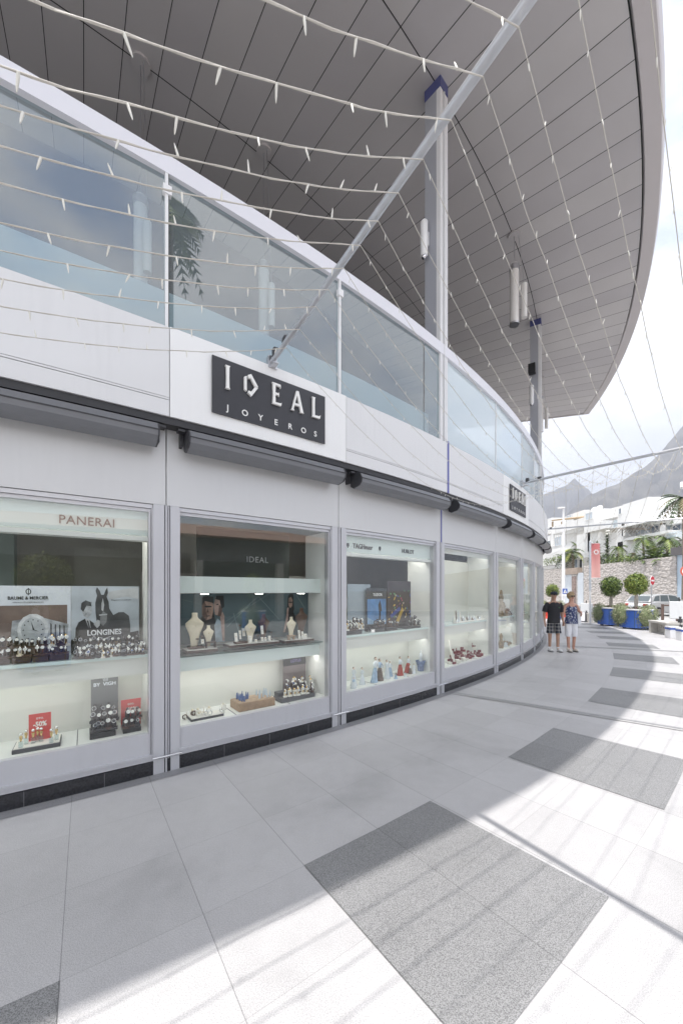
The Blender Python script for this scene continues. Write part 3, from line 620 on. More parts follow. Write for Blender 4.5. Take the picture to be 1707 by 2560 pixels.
dp('print_face', [(362, 900), (375, 985), (420, 1000), (440, 930), (430, 850), (380, 830)], 3, sk2); dp('print_hair', [(385, 820), (450, 820), (456, 920), (430, 935), (415, 860), (378, 850)], 4, g1)
dp('print_shade', [(262, 905), (262, 985), (300, 1035), (312, 1000), (296, 950), (300, 900), (285, 870)], 3, mat('print_skin_dark', (.13, .08, .065), .5, 0, .4, 14)); dp('print_nose', [(308, 915), (318, 962), (302, 965)], 5, mat('print_skin_dark', (.1, .1, .1))); dp('print_shade', [(410, 900), (440, 930), (425, 1000), (395, 1000), (405, 960)], 4, mat('print_skin_dark', (.1, .1, .1)))
dp('print_brow', [(280, 912), (300, 905), (345, 910), (345, 920), (300, 922)], 4, g1); dp('print_mouth', [(300, 992), (330, 990), (328, 998), (302, 1000)], 4, g2); dp('print_eye', [(385, 893), (405, 890), (405, 900), (387, 901)], 5, g1)
dp('print_dress', [(1060, 1190), (1075, 1050), (1100, 960), (1140, 960), (1180, 1040), (1170, 1190)], 0, g1)
dp('print_hair', [(1085, 960), (1095, 830), (1125, 800), (1155, 815), (1165, 960), (1150, 1000), (1100, 1000)], 1, g1); dp('print_face', [(1100, 900), (1105, 850), (1130, 838), (1146, 870), (1143, 925), (1125, 950), (1108, 935)], 2, sk)
dp('print_brow', [(1103, 888), (1143, 885), (1143, 895), (1104, 898)], 3, g1); dp('print_arm', [(1040, 1185), (1072, 1050), (1085, 950), (1102, 940), (1095, 1060), (1062, 1185)], 4, sk2)
LN = mat('print_lines', (.25, .33, .34), .5)
for a, b, c, d in ((470, 1050, 900, 800), (560, 1000, 780, 830), (780, 830, 1000, 1060), (560, 1010, 1040, 1130), (600, 1190, 540, 980), (1190, 820, 1290, 960), (100, 850, 250, 890), (110, 1100, 250, 1030), (480, 1100, 700, 900)):
    dp('print_line', [(a, b), (a + 4, b), (c + 4, d), (c, d)], 0, LN)
# --- third window posters
t, M4, wd, hh = sheet('poster', 868, 925, .50, 1.10, 1.80, mat('poster_greyblue', (.30, .36, .42), .3, 0, .15, 2), 'plain blue-grey panel at the left of the third window')
t, M4, wd, hh = sheet('poster', 915, 965, .46, 1.10, 1.74, mat('poster_black', (.03, .035, .04), .3), 'black framed TUDOR poster with a bright blue sea and a standing figure')
poly(t, M4, 'picture', [(.02, .0), (wd - .01, 0), (wd - .01, hh * .74), (.02, hh * .74)], 0, mat('print_sea', (.09, .25, .52), .4, 0, .35, 5))
poly(t, M4, 'print_wave', [(.02, .02), (wd * .95, .08), (wd * .95, .16), (wd * .5, .11), (.02, .2)], 1, mat('print_foam', (.30, .48, .68), .4, 0, .3, 9))
poly(t, M4, 'print_figure', [(wd * .60, .12), (wd * .62, .26), (wd * .58, .38), (wd * .66, .46), (wd * .72, .38), (wd * .76, .28), (wd * .70, .28), (wd * .72, .12)], 2, g1)
textmesh('TUDOR', .06, M4 @ Matrix.Translation((wd * .55, hh * .84, .006)), mat('print_white', (.8, .82, .85)), 'lettering', t, .001, bold=.001)
t, M4, wd, hh = sheet('poster', 968, 1030, .50, 1.10, 1.86, mat('poster_night', (.035, .025, .03), .3), 'dark poster crossed by small bright coloured shapes in the third window')
rr = random.Random(3)
for k in range(46):
    x = rr.uniform(.03, wd - .03); y = abs(rr.gauss(.28, .14)) + .02; y = min(y, hh - .1)
    c = rr.choice([(.65, .45, .08), (.5, .05, .12), (.55, .5, .4), (.05, .12, .4), (.1, .3, .15), (.25, .05, .2)])
    poly(t, M4, 'print_shape', ell(x, y, rr.uniform(.01, .035), rr.uniform(.006, .016), 6, rr.uniform(0, 3)), k % 3, mat('confetti%s' % str(c), c, .4))
poly(t, M4, 'print_arc', [(wd * .25, .05), (wd * .38, .03), (wd * .62, .28), (wd * .56, .33), (wd * .42, .2)], 4, mat('print_ochre', (.55, .36, .05), .4)); poly(t, M4, 'print_arc', [(.05, .2), (.1, .16), (wd * .5, .28), (wd * .45, .34)], 4, mat('print_navy', (.04, .07, .30), .4))
t, M4, wd, hh = sheet('poster', 855, 866, .44, 1.20, 1.62, mat('poster_lime', (.35, .45, .08), .35, 0, .4, 8), 'narrow lime and white poster at the left edge of the third window')
poly(t, M4, 'print_slope', [(0, .15), (wd, .25), (wd, .40), (0, .33)], 0, PALE)
# --- goods -----------------------------------------------------------------
def item_mesh_watch(strap, dial, base):
    mb = MB(); mb.prism([(-.022, -.02), (.022, -.02), (.022, .02), (-.022, .02)], 0, .014, 2)
    mb.lathe([(.012, .012), (.016, .03), (.014, .06)], (0, .006, 0), 8, 2)
    n = 10; pts = [(0, .004 + .020 * math.cos(2 * math.pi * i / n), .048 + .030 * math.sin(2 * math.pi * i / n)) for i in range(n + 1)]
    mb.tube(pts, .0065, 5, 0, False)
    Rm = Matrix.Translation((0, -.022, .060)) @ Matrix.Rotation(R_(68), 4, 'X')
    mb.lathe([(.013, -.004), (.0145, 0), (.013, .004)], (0, 0, 0), 12, 1, M4=Rm); mb.lathe([(.0115, .0045), (.0113, .005)], (0, 0, 0), 12, 3, M4=Rm)
    return mb.mesh('wristwatch', [strap, SILV, base, dial])
WM = [item_mesh_watch(*q) for q in ((STRAP, DIAL, WOOD), (SILV, DIAL, WOOD), (STRAP, mat('dial_black', (.02, .02, .025), .2), DKGREY), (mat('strap_brown', (.16, .07, .03), .5), DIAL, WOOD), (SILV, mat('dial_blue', (.04, .08, .22), .2), WOOD), (GOLD, DIAL, CARDW), (SILV, DIAL, CREAM))]
def rowpts(x0, x1, n, d0, d1, z0, z1=None, jit=.006, seed=1):
    r = random.Random(seed); o = []
    for i in range(n):
        x = x0 + (x1 - x0) * (i + .5) / n; f = (i + .5) / n; p = at(x, HZ, d0 + (d1 - d0) * f)
        o.append(Vector((p.x + r.uniform(-jit, jit), p.y + r.uniform(-jit * 2.5, jit * 2.5), z0 + r.uniform(0, jit * 2) + ((z1 if z1 is not None else z0) - z0) * f)))
    return o
wc = {}
def watch(p, label, grp, kinds=(0, 1, 2, 3), sc=1.0, r=random.Random(11)):
    k = r.choice(kinds); o = bpy.data.objects.new('wristwatch', WM[k]); COL.objects.link(o); o.location = p; a = ang(p)
    o.rotation_euler = (0, 0, R_(a + 90) + r.uniform(-.3, .3)); o.scale = (sc * r.uniform(.8, 1.15),) * 3; tag(o, label, 'watch', grp); return o
def tray(x0, x1, d, z, dep, h, m_, label, top=None, name='display_tray', step=False):
    p, q = at(x0, HZ, d), at(x1, HZ, d); p.z = q.z = z; u = (q - p).normalized(); n = Vector((u.y, -u.x, 0)); wd = (q - p).length
    M4 = frame(p, u, (0, 0, 1), n); t = thing(name, p, label, 'display tray')
    mb = MB(); mb.obox(M4, (0, 0, -dep), (wd, h, 0)); mb.build('base', m_, t, .003)
    if top: mb = MB(); mb.obox(M4, (.008, h, -dep + .008), (wd - .008, h + .006, -.008)); mb.build('pad', top, t)
    if step: mb = MB(); mb.obox(M4, (.01, h, -dep), (wd - .01, h + .05, -dep * .55)); mb.build('step', m_, t, .002)
    return M4, wd
GW = 'wristwatches on the upper shelf of the leftmost window'
for k, (x0, x1, st, lb) in enumerate(((-45, 25, 1, 'dark stepped watch tray at the left edge of the photo, on the upper shelf'), (30, 78, 1, 'dark stepped watch tray below the brown watch poster, left one'), (82, 122, 1, 'dark stepped watch tray below the brown watch poster, middle one'), (125, 172, 0, 'low dark watch tray at the right foot of the brown watch poster'), (184, 260, 1, 'dark stepped watch tray below the man in the horse poster'), (264, 362, 1, 'dark stepped watch tray below the horse\'s body in the horse poster'))):
    tray(x0, x1, .19, 1.101, .20, .05 if k < 4 else .03, WOOD if k < 4 else DKGREY, lb, None, step=bool(st))
for (x0, x1, n, d, z, ks) in ((-40, 172, 15, .17, 1.155, (0, 1, 3, 6)), (-40, 120, 11, .33, 1.215, (0, 1)), (184, 365, 17, .16, 1.135, (1, 2, 0, 6)), (184, 350, 14, .33, 1.19, (0, 2, 1)), (190, 362, 15, .25, 1.135, (1, 4, 0))):
    for q in rowpts(x0, x1, n, d, d, z, seed=n):
        watch(q, 'small wristwatch on a stand, crowded ' + ('on the dark trays below the brown watch poster' if x1 < 180 else 'on the dark trays below the horse poster'), GW, ks, .95 if z < 1.2 else 1.1)
for q in rowpts(185, 362, 20, .13, .12, 1.101, seed=5): watch(q, 'small wristwatch on a stand, crowded on the dark trays below the horse poster', GW, (1, 5, 1, 2, 4), .9)
for q in rowpts(125, 168, 5, .38, .38, 1.20, seed=8): watch(q, 'small pale wristwatch raised at the right of the brown watch poster', GW, (1, 5), 1.3)
M4, wd = tray(210, 320, .36, 1.14, .03, .10, BLACK, 'black nameplate block reading LONGINES behind the shelf watches', None, 'nameplate')
nt_ = [o for o in COL.objects if o.name.startswith('nameplate')][0]
nt_['category'] = 'nameplate'; textmesh('LONGINES', .05, M4 @ Matrix.Translation((wd / 2, .055, .002)), GOLD, 'lettering', nt_, .001, bold=.001)
# bottom of the first window
M4, wd = tray(30, 152, .15, .373, .22, .035, DKGREY, 'white-topped dark tray holding seven small goblet stands under the red -50% card', CARDW)
def price(x, d, z, txt, h, label):
    p = at(x, HZ, d); p.z = z; M4 = cyl(ang(p), d, z); t = thing('price_card', p, label, 'price card')
    mb = MB(); mb.obox(M4, (-h * .33, 0, 0), (h * .33, h, .004)); mb.build('card', REDC, t); textmesh(txt, h * .25, M4 @ Matrix.Translation((0, h * .60, .005)), CARDW, 'lettering', t, .001, bold=.002, sx=.8)
    textmesh('DTO.', h * .09, M4 @ Matrix.Translation((0, h * .82, .005)), CARDW, 'small_lettering', t, .0006, bold=.0006)
price(101, .30, .412, '-50%', .23, 'red price card reading -50% standing on the white tray'); price(328, .36, .38, '-40%', .26, 'small red price card reading -40% behind the rightmost dark stand')
for k, (x, d) in enumerate(((53, .18), (66, .25), (84, .24), (95, .27), (104, .25), (129, .17), (142, .22))):
    p = at(x, HZ, d); mb = MB(); mb.lathe([(.016, 0), (.016, .004), (.015, .045)], (p.x, p.y, .414), 8, 1); mb.lathe([(.004, .045), (.010, .07), (.012, .09)], (p.x, p.y, .414), 8, 0); mb.ball((p.x, p.y, .52), .013, 6, 2)
    o = mb.build('earring_stand', [GOLD, glass('acrylic', (.85, .93, .95), .15), SILV]); tag(o, ['leftmost small gold and clear stand on the white tray', 'second small gold and clear stand from the left on the white tray', 'small stand left of the red -50% card\'s middle', 'small stand in front of the red -50% card', 'small stand at the right foot of the red -50% card', 'sixth small stand, right of the red card', 'rightmost small stand on the white tray'][k], 'jewellery stand', 'small stands on the white tray')
t, M4, wd, hh = sheet('poster', 228, 296, .38, .45, 1.0, mat('poster_smoke', (.13, .135, .14), .3, 0, .2, 3), 'tall smoky grey poster with a wing mark reading BY VIGH behind the dark watch stand')
textmesh('BY  VIGH', .045, M4 @ Matrix.Translation((wd * .5, hh * .66, .006)), PALE, 'lettering', t, .001, bold=.001)
for k in range(4): poly(t, M4, 'wing_mark', [(wd * (.46 + .04 * k), hh * .71), (wd * (.40 + .08 * k), hh * (.80 + .02 * k)), (wd * (.42 + .08 * k), hh * (.80 + .02 * k)), (wd * (.475 + .04 * k), hh * .71)], 1, PALE)
M4, wd = tray(225, 290, .17, .373, .20, .05, BLACK, 'black stepped watch stand before the smoky grey poster', None, step=True)
M4, wd = tray(308, 354, .17, .373, .16, .04, BLACK, 'black stepped watch stand at the lower right corner of the leftmost window', None, step=True)
for (x0, x1, n, d, z, s_) in ((228, 288, 5, .20, .425, 0), (230, 292, 5, .30, .475, 0), (232, 295, 4, .34, .53, 1), (310, 350, 3, .19, .415, 0), (312, 352, 3, .28, .465, 1)):
    for q in rowpts(x0, x1, n, d, d, z, seed=x0): watch(q, 'dark wristwatch on the black stand ' + ('before the smoky grey poster' if x1 < 300 else 'at the lower right corner of the leftmost window'), 'watches on the black stands of the leftmost window', (2, 0), 1.25)
# busts
def bust(x, d, z, h, m_, label, neck=None):
    p = at(x, HZ, d); p.z = z; t = thing('necklace_bust', p, label, 'necklace bust', 'necklace busts in the second window')
    M4 = cyl(ang(p), d, z) @ Matrix.Diagonal((h, h, h, 1)); prof = [(.0, .10), (.04, .10), (.12, .105), (.28, .125), (.42, .16), (.55, .20), (.66, .245), (.74, .255), (.79, .20), (.83, .11), (.88, .082), (.94, .078), (.99, .082), (1.0, .06)]
    mb = MB(); n = 14; vs = []
    for v, r in prof:
        for j in range(n):
            a = 2 * math.pi * j / n; vs.append(M4 @ Vector((r * math.cos(a) * (1 + .0), v + (.06 * abs(math.cos(a)) if .5 < v < .8 else 0) * -.6, .34 * r * math.sin(a) + .05 * math.sin(v * 2))))
    k = len(prof); fs = [(i * n + j, i * n + (j + 1) % n, (i + 1) * n + (j + 1) % n, (i + 1) * n + j) for i in range(k - 1) for j in range(n)]
    mb.add(vs, fs, 0, True); mb.add(vs[-n:], [tuple(range(n))]); mb.build('torso', m_, t, fix=True)
    pts = [M4 @ Vector((.085 * math.sin(a) * 1.15, .74 - .10 * math.cos(a), .10)) for a in [(-1.6 + 3.2 * i / 10) for i in range(11)]]
    mb = MB(); mb.tube(pts, .0022 if not neck else .005, 5); mb.build('necklace', neck or GOLD, t)
    mb = MB(); c = M4 @ Vector((0, .63, .115)); mb.ball(c, .006, 6); mb.build('pendant', GOLD, t)
bust(486, .30, 1.10, .37, CREAM, 'tall cream necklace bust at the far left of the second window')
bust(521, .28, 1.11, .22, CREAM, 'small cream necklace bust beside the tall one at the left')
bust(625, .27, 1.10, .27, CREAM, 'cream necklace bust in the middle of the second window')
bust(658, .40, 1.12, .30, BROWNB, 'dark brown necklace bust half hidden behind the middle tray')
bust(727, .28, 1.12, .26, CREAM, 'cream necklace bust at the right, in front of the printed woman')
bust(752, .38, 1.12, .36, BROWNB, 'large brown necklace bust with a pearl string at the far right', mat('pearl', (.85, .82, .76), .2))
TR = 'jewellery trays on the glass shelf'
tray(467, 546, .20, 1.056, .20, .028, WOOD, 'dark wood tray with cream top under the two left busts', CARDW); tray(574, 700, .20, 1.075, .20, .028, WOOD, 'long dark wood tray with cream top in the middle of the glass shelf', CARDW)
tray(712, 785, .22, 1.066, .18, .028, WOOD, 'dark wood tray with cream top under the right bust', CARDW); tray(474, 512, .25, 1.092, .10, .022, BROWNB, 'small brown riser block under the tall bust')
M4, wd = tray(590, 620, .22, 1.11, .08, .022, BROWNB, 'small brown riser with white jewellery cards, left on the middle tray')
def block(x, d, z, a, b, c, m_, nm, label, cat, grp=None, lean=0):
    p = at(x, HZ, d); p.z = z; M4 = cyl(ang(p), d, z) @ Matrix.Rotation(R_(-lean), 4, 'X'); mb = MB(); mb.obox(M4, (-a / 2, 0, -c / 2), (a / 2, b, c / 2)); o = mb.build(nm, m_, None, .0015)
    return tag(o, label, cat, grp)
cardn = thing
def jcard(x, d, z, w_, h, label):
    p = at(x, HZ, d); p.z = z; t = thing('jewellery_card', p, label, 'jewellery card', 'white jewellery cards in the second window'); M4 = cyl(ang(p), d, z) @ Matrix.Rotation(R_(-12), 4, 'X')
    mb = MB(); mb.obox(M4, (-w_ / 2, 0, 0), (w_ / 2, h, .006)); mb.build('card', CARDW, t, .001); mb = MB(); mb.ball(M4 @ Vector((0, h * .55, .009)), .005, 6); mb.build('pendant', GOLD, t)
for k, (x, d, z, w_, h) in enumerate(((591, .26, 1.13, .035, .10), (601, .30, 1.15, .025, .10), (610, .32, 1.18, .035, .09), (626, .24, 1.11, .042, .10), (656, .30, 1.19, .035, .10), (507, .24, 1.14, .03, .05), (656, .23, 1.115, .03, .05), (664, .23, 1.115, .025, .045), (674, .22, 1.115, .035, .06), (640, .22, 1.112, .03, .035), (749, .26, 1.10, .03, .11), (757, .26, 1.10, .03, .09), (764, .25, 1.10, .045, .06))):
    jcard(x, d, z, w_, h, ['leftmost white jewellery card on the middle glass-shelf tray', 'small white card just behind the leftmost one on the middle tray', 'raised white card behind the others at the left of the middle tray', 'wide white card leaning before the middle cream bust', 'highest white card, beside the brown bust', 'low white card before the small left bust', 'small white card below the highest one', 'narrow white card on the middle tray right of centre', 'white card at the right end of the middle tray', 'lowest white card at the middle tray centre', 'tall white card beside the right cream bust', 'leaning white card second from the right cream bust', 'low wide white card at the far right tray end'][k])
for k, (x, d, z, h) in enumerate(((494, .24, 1.115, .075), (504, .26, 1.11, .10), (600, .33, 1.11, .19), (645, .33, 1.12, .05), (678, .3, 1.11, .09))):
    p = at(x, HZ, d); mb = MB(); mb.lathe([(.016, 0), (.016, .006), (.003, .01), (.003, h), (.018, h + .002), (.018, h + .012)], (p.x, p.y, z), 8); o = mb.build('ring_stand', BROWNB if k % 2 == 0 else WOOD)
    tag(o, ['short brown ring stand before the tall left bust', 'brown ring stand between the two left busts', 'tallest thin ring stand at the middle tray', 'short ring stand behind the middle tray', 'ring stand near the right end of the middle tray'][k], 'ring stand')
p = at(527, HZ, .24); M4 = cyl(ang(p), .24, 1.092); t = thing('display_stool', M4.translation, 'tiny dark table with splayed legs in front of the small left bust', 'display stool')
mb = MB(); mb.obox(M4, (-.055, .055, -.03), (.055, .066, .03)); mb.build('top', WOOD, t)
for s in (-1, 1):
    mb = MB(); mb.obox(M4, (s * .045 - .006, 0, -.02), (s * .045 + .006, .055, .02)); mb.build('leg', WOOD, t)
p = at(728, HZ, .26); M4 = cyl(ang(p), .26, 1.10); t = thing('display_stool', M4.translation, 'tiny wooden table under the right cream bust', 'display stool')
mb = MB(); mb.obox(M4, (-.045, .045, -.03), (.045, .055, .03)); mb.build('top', OAK, t)
for s in (-1, 1):
    mb = MB(); mb.obox(M4, (s * .035 - .006, 0, -.02), (s * .035 + .006, .045, .02)); mb.build('leg', OAK, t)
# bottom of the second window
tray(478, 560, .14, .373, .16, .022, DKGREY, 'low dark tray with cream top and bracelets at the lower left of the second window', CARDW)
for k in range(22):
    r = random.Random(40 + k); x = r.uniform(458, 563); d = r.uniform(.15, .34); p = at(x, HZ, d); z = .402 if 478 < x and d < .3 else .374; h = r.choice((.03, .045, .07, .10))
    M4 = cyl(ang(p), d, z); mb = MB()
    if k % 3 == 0: mb.lathe([(.006, 0), (.006, h), (.004, h + .004)], M4.translation, 7); o = mb.build('bangle_stand', CARDW); mb2 = None; nm = 'thin cream bangle stand'
    elif k % 3 == 1: mb.obox(M4, (-.022, 0, -.02), (.022, h * .55, .02)); mb.lathe([(.012, h * .55), (.014, h * .55 + .01), (.004, h * .55 + .022)], M4.translation, 8, 1); o = mb.build('ring_cushion', [CARDW, CREAM]); nm = 'small cream ring cushion'
    else: mb.tube([M4 @ Vector((.022 * math.cos(a), .026 + .022 * math.sin(a), 0)) for a in [i * .5236 for i in range(13)]], .006, 6, 0, False); o = mb.build('bracelet', [SILV, BROWNB][k % 2]); nm = 'small bracelet on edge'
    tag(o, nm + ' in the lower left corner of the second window', nm.split(' on')[0].split()[-1] if 'bracelet' not in nm else 'bracelet', nm + ' group')
M4, wd = tray(598, 688, .15, .373, .26, .085, OAK, 'oak box with tiny blue and clear bottles on top in the second window', mat('oak_top', (.42, .30, .20), .5, 0, .2, 30))
for k in range(26):
    r = random.Random(90 + k); lft = k < 14; x = r.uniform(.04, .17) if lft else r.uniform(.27, .42); y = r.uniform(-.22, -.04); h = r.uniform(.045, .085)
    c = M4 @ Vector((x * wd / .45, .092, y)); mb = MB(); mb.lathe([(.008, 0), (.009, h * .6), (.005, h * .75), (.005, h)], c, 7); o = mb.build('tiny_bottle', mat('blue_glass', (.12, .18, .38), .1) if lft else mat('clear_blue_glass', (.55, .64, .72), .08))
    tag(o, 'tiny dark blue bottle at the left of the oak box' if lft else 'tiny clear blue bottle at the right of the oak box', 'bottle', 'dark bottles on the oak box' if lft else 'clear bottles on the oak box')
t, M4, wd, hh = sheet('poster', 707, 764, .44, .44, .86, mat('poster_taupe', (.15, .125, .125), .35, 0, .15, 3), 'taupe poster with a dark strip at the top behind the grey watch case')
poly(t, M4, 'dark_strip', [(0, hh * .72), (wd, hh * .72), (wd, hh), (0, hh)], 0, g1); textmesh('LOTUS', .05, M4 @ Matrix.Translation((wd * .55, hh * .85, .007)), mat('violet_letter', (.16, .14, .30), .4), 'lettering', t, .001, bold=.001)
M4, wd = tray(704, 788, .16, .373, .20, .05, mat('tray_grey', (.12, .12, .125), .5), 'grey open case with rows of watches at the lower right of the second window', None, step=True)
for (n, d, z) in ((7, .18, .425), (7, .24, .43), (5, .32, .475), (4, .34, .52)):
    for q in rowpts(708, 784, n, d, d, z, seed=n * 3): watch(q, 'small silver wristwatch in the grey case at the lower right of the second window', 'watches in the grey case', (1, 4, 5), 1.1)
# third window: shelf
for k, (x0, x1, h, lb) in enumerate(((862, 905, .05, 'black stepped watch tray at the left of the third window\'s shelf'), (932, 962, .05, 'black tray before the blue sea poster'), (966, 993, .04, 'black tray before the dark coloured poster'))):
    tray(x0, x1, .2, 1.101, .18, h, BLACK, lb, None, step=True)
M4, wd = tray(1014, 1052, .2, 1.101, .2, .03, BLACK, 'black sloping watch ramp at the right of the third window\'s shelf', None, step=True)
for (x0, x1, n, d, z, ks, lb) in ((864, 908, 6, .2, 1.155, (1, 5), 'at the left of the third window\'s shelf'), (864, 906, 5, .3, 1.21, (1, 0), 'at the left of the third window\'s shelf'), (934, 962, 4, .24, 1.16, (2, 0), 'below the blue sea poster'), (966, 994, 4, .24, 1.15, (3, 0, 2), 'below the dark coloured poster'), (1016, 1050, 4, .18, 1.14, (2, 2, 1), 'on the black ramp at the right'), (1018, 1040, 3, .3, 1.19, (2,), 'on the black ramp at the right')):
    for q in rowpts(x0, x1, n, d, d, z, seed=x0 + n): watch(q, 'small wristwatch ' + lb, 'watches on the shelf of the third window', ks, 1.2)
block(928, .2, 1.101, .07, .05, .07, SILV, 'watch_box', 'small rounded silver box on the third window\'s shelf', 'box'); block(1064, .22, 1.101, .03, .035, .03, STRAP, 'ring_box', 'tiny dark box alone at the right end of the third window\'s shelf', 'box')
# third window: figurines
PORC = mat('porcelain_white', (.72, .76, .80), .12, 0, .06, 20, coat=.5); PORB = mat('porcelain_blue', (.38, .50, .66), .12, 0, .2, 20, coat=.5); PORN = mat('porcelain_brown', (.22, .17, .14), .2, 0, .3, 20); PORR = mat('porcelain_red', (.40, .07, .05), .2, 0, .3, 25); HAIRC = mat('figurine_hair', (.14, .08, .05), .4); FACEC = mat('figurine_face', (.72, .56, .46), .3)
def figurine(x, d, h, m_, top, label, lean=0, wdt=1, base=None, arms=1):
    p = at(x, HZ, d); p.z = .373; t = thing('figurine', p, label, 'figurine', 'porcelain figurines on the floor of the third window')
    prof = [(.20, 0), (.21, .03), (.17, .15), (.14, .35), (.10, .52), (.075, .58)]; M4 = cyl(ang(p), d, .373) @ Matrix.Rotation(R_(-90), 4, 'X') @ Matrix.Diagonal((h, h, h, 1))
    M4 = cyl(ang(p), d, .373) @ Matrix(((1, 0, lean, 0), (0, 0, 1, 0), (0, -1, 0, 0), (0, 0, 0, 1))) @ Matrix.Diagonal((h, h, h, 1))
    mb = MB(); mb.lathe([(r * wdt, z) for r, z in prof], (0, 0, 0), 12, 0, 1, .8, M4); mb.build('skirt', m_, t)
    mb = MB(); mb.lathe([(.07, .57), (.09, .66), (.10, .76), (.085, .80), (.03, .83), (.03, .86)], (0, 0, 0), 10, 0, 1, .7, M4); mb.build('bodice', top, t)
    if arms:
        for s in (-1, 1):
            mb = MB(); mb.tube([M4 @ Vector(v) for v in ((.09 * s, 0, .78), (.15 * s, -.04, .66), (.05 * s, -.13, .60))], [.028 * h, .022 * h, .016 * h], 6); mb.build('arm', top, t)
    mb = MB(); c = M4 @ Vector((0, 0, .90)); mb.ball(c, .055 * h, 8, 0, 1, 1, 1.2); mb.build('head', FACEC, t); mb = MB(); mb.ball(M4 @ Vector((0, .018, .925)), .056 * h, 8, 0, 1, 1, 1.05); mb.build('hair', HAIRC, t)
figurine(884, .26, .27, PORC, PORC, 'white figurine of a standing lady at the far left of the third window\'s floor')
figurine(883, .16, .15, PORC, PORB, 'short seated-looking figurine on a scalloped base at the lower left', .05, 1.5)
figurine(905, .24, .25, PORC, PORC, 'white figurine with pale grey skirt, second tall one from the left')
figurine(935, .22, .37, PORB, PORC, 'tallest pale blue slim figurine in the third window', .10, .8); figurine(949, .24, .33, PORN, PORB, 'figurine in a brown dress beside the tallest pale blue one')
figurine(967, .26, .29, PORC, PORC, 'white hooded figurine in the middle of the floor'); figurine(975, .32, .24, PORB, PORC, 'thin pale figurine close behind the white hooded one')
figurine(1000, .26, .30, PORR, PORC, 'figurine in a red skirt and white bodice, left of the pair'); figurine(1018, .30, .27, PORR, PORC, 'figurine in a red wide skirt leaning right, right of the pair', .12, 1.2)
figurine(989, .15, .11, PORB, PORN, 'tiny dark figurine before the left red-skirted lady', 0, 1.4); figurine(1013, .13, .08, PORC, PORC, 'tiny white figurine at the front between the red-skirted ladies', 0, 1.5); figurine(1025, .22, .16, PORN, PORC, 'small brown-skirted figurine right of the red-skirted ladies'); figurine(1034, .20, .16, PORC, PORC, 'small white figurine left of the blue basket', 0, 1.2)
p = at(1051, HZ, .24); t = thing('vase', (p.x, p.y, .373), 'flared blue basket vase with a small white figure on its rim', 'vase')
mb = MB(); mb.lathe([(.045, 0), (.05, .01), (.06, .09), (.085, .17), (.08, .172), (.055, .10)], (p.x, p.y, .373), 14); mb.build('basket', mat('basket_blue', (.20, .25, .40), .25, 0, .4, 40), t)
mb = MB(); mb.lathe([(.04, .12), (.02, .22), (.028, .28), (.008, .30)], (p.x, p.y, .373), 8); mb.ball((p.x, p.y, .69), .016, 6); mb.build('figure', PORC, t)
# fourth window
DR = mat('box_dark_red', (.22, .03, .035), .5, 0, .3, 20)
for k in range(46):
    r = random.Random(200 + k); x = 1126 + 82 * (k / 46) + r.uniform(-3, 3); d = r.uniform(.14, .45); s = r.uniform(.045, .085); z = .373 + r.choice((0, 0, .06, .12)) * (1 if d > .25 else .3)
    p = at(x, HZ, d); p.z = z; M4 = cyl(ang(p), d, z) @ Matrix.Rotation(r.uniform(-.7, .7), 4, 'Y') @ Matrix.Rotation(r.uniform(-.25, .25), 4, 'X'); mb = MB(); mb.obox(M4, (-s / 2, 0, -s / 2), (s / 2, s * .6, s / 2)); mb.obox(M4, (-s / 2, s * .6, -s / 2), (s / 2, s * 1.25, -s / 2 + .006), 1)
    mb.lathe([(.008, s * .6), (.01, s * .6 + .008), (.003, s * .6 + .014)], p, 6, 2)
    o = mb.build('ring_box', [DR if k % 3 else CARDW, DR, SILV]); tag(o, 'small open %s ring box in the heap on the fourth window\'s floor' % ('dark red' if k % 3 else 'white and red'), 'ring box', 'ring boxes heaped in the fourth window, %s' % ('red' if k % 3 else 'white'))
for k, (x, z, h) in enumerate(((1133, .374, .42), (1136, .374, .24))):
    block(x, .20 - .05 * k, z, .05, h, .012, CARDW, 'price_stand', ['tall white leaning card at the left of the fourth window', 'shorter white leaning card before the tall one'][k], 'card', None, 14)
for k in range(24):
    r = random.Random(300 + k); x = 1132 + 82 * k / 24; d = r.uniform(.18, .38); h = r.choice((.07, .09, .12, .22 if k < 8 else .10)); p = at(x, HZ, d)
    mb = MB(); mb.lathe([(.025, 0), (.03, .02), (.016, h * .6), (.014, h * .8), (.004, h)], (p.x, p.y, 1.101), 8); o = mb.build('ornament', [PORC, CARDW, PORN, SILV][k % 4]); tag(o, 'small pale ornament in the row on the fourth window\'s shelf', 'ornament', 'ornaments on the fourth shelf')
tray(1140, 1222, .16, 1.101, .06, .02, CARDW, 'long pale tray along the front of the fourth window\'s shelf')
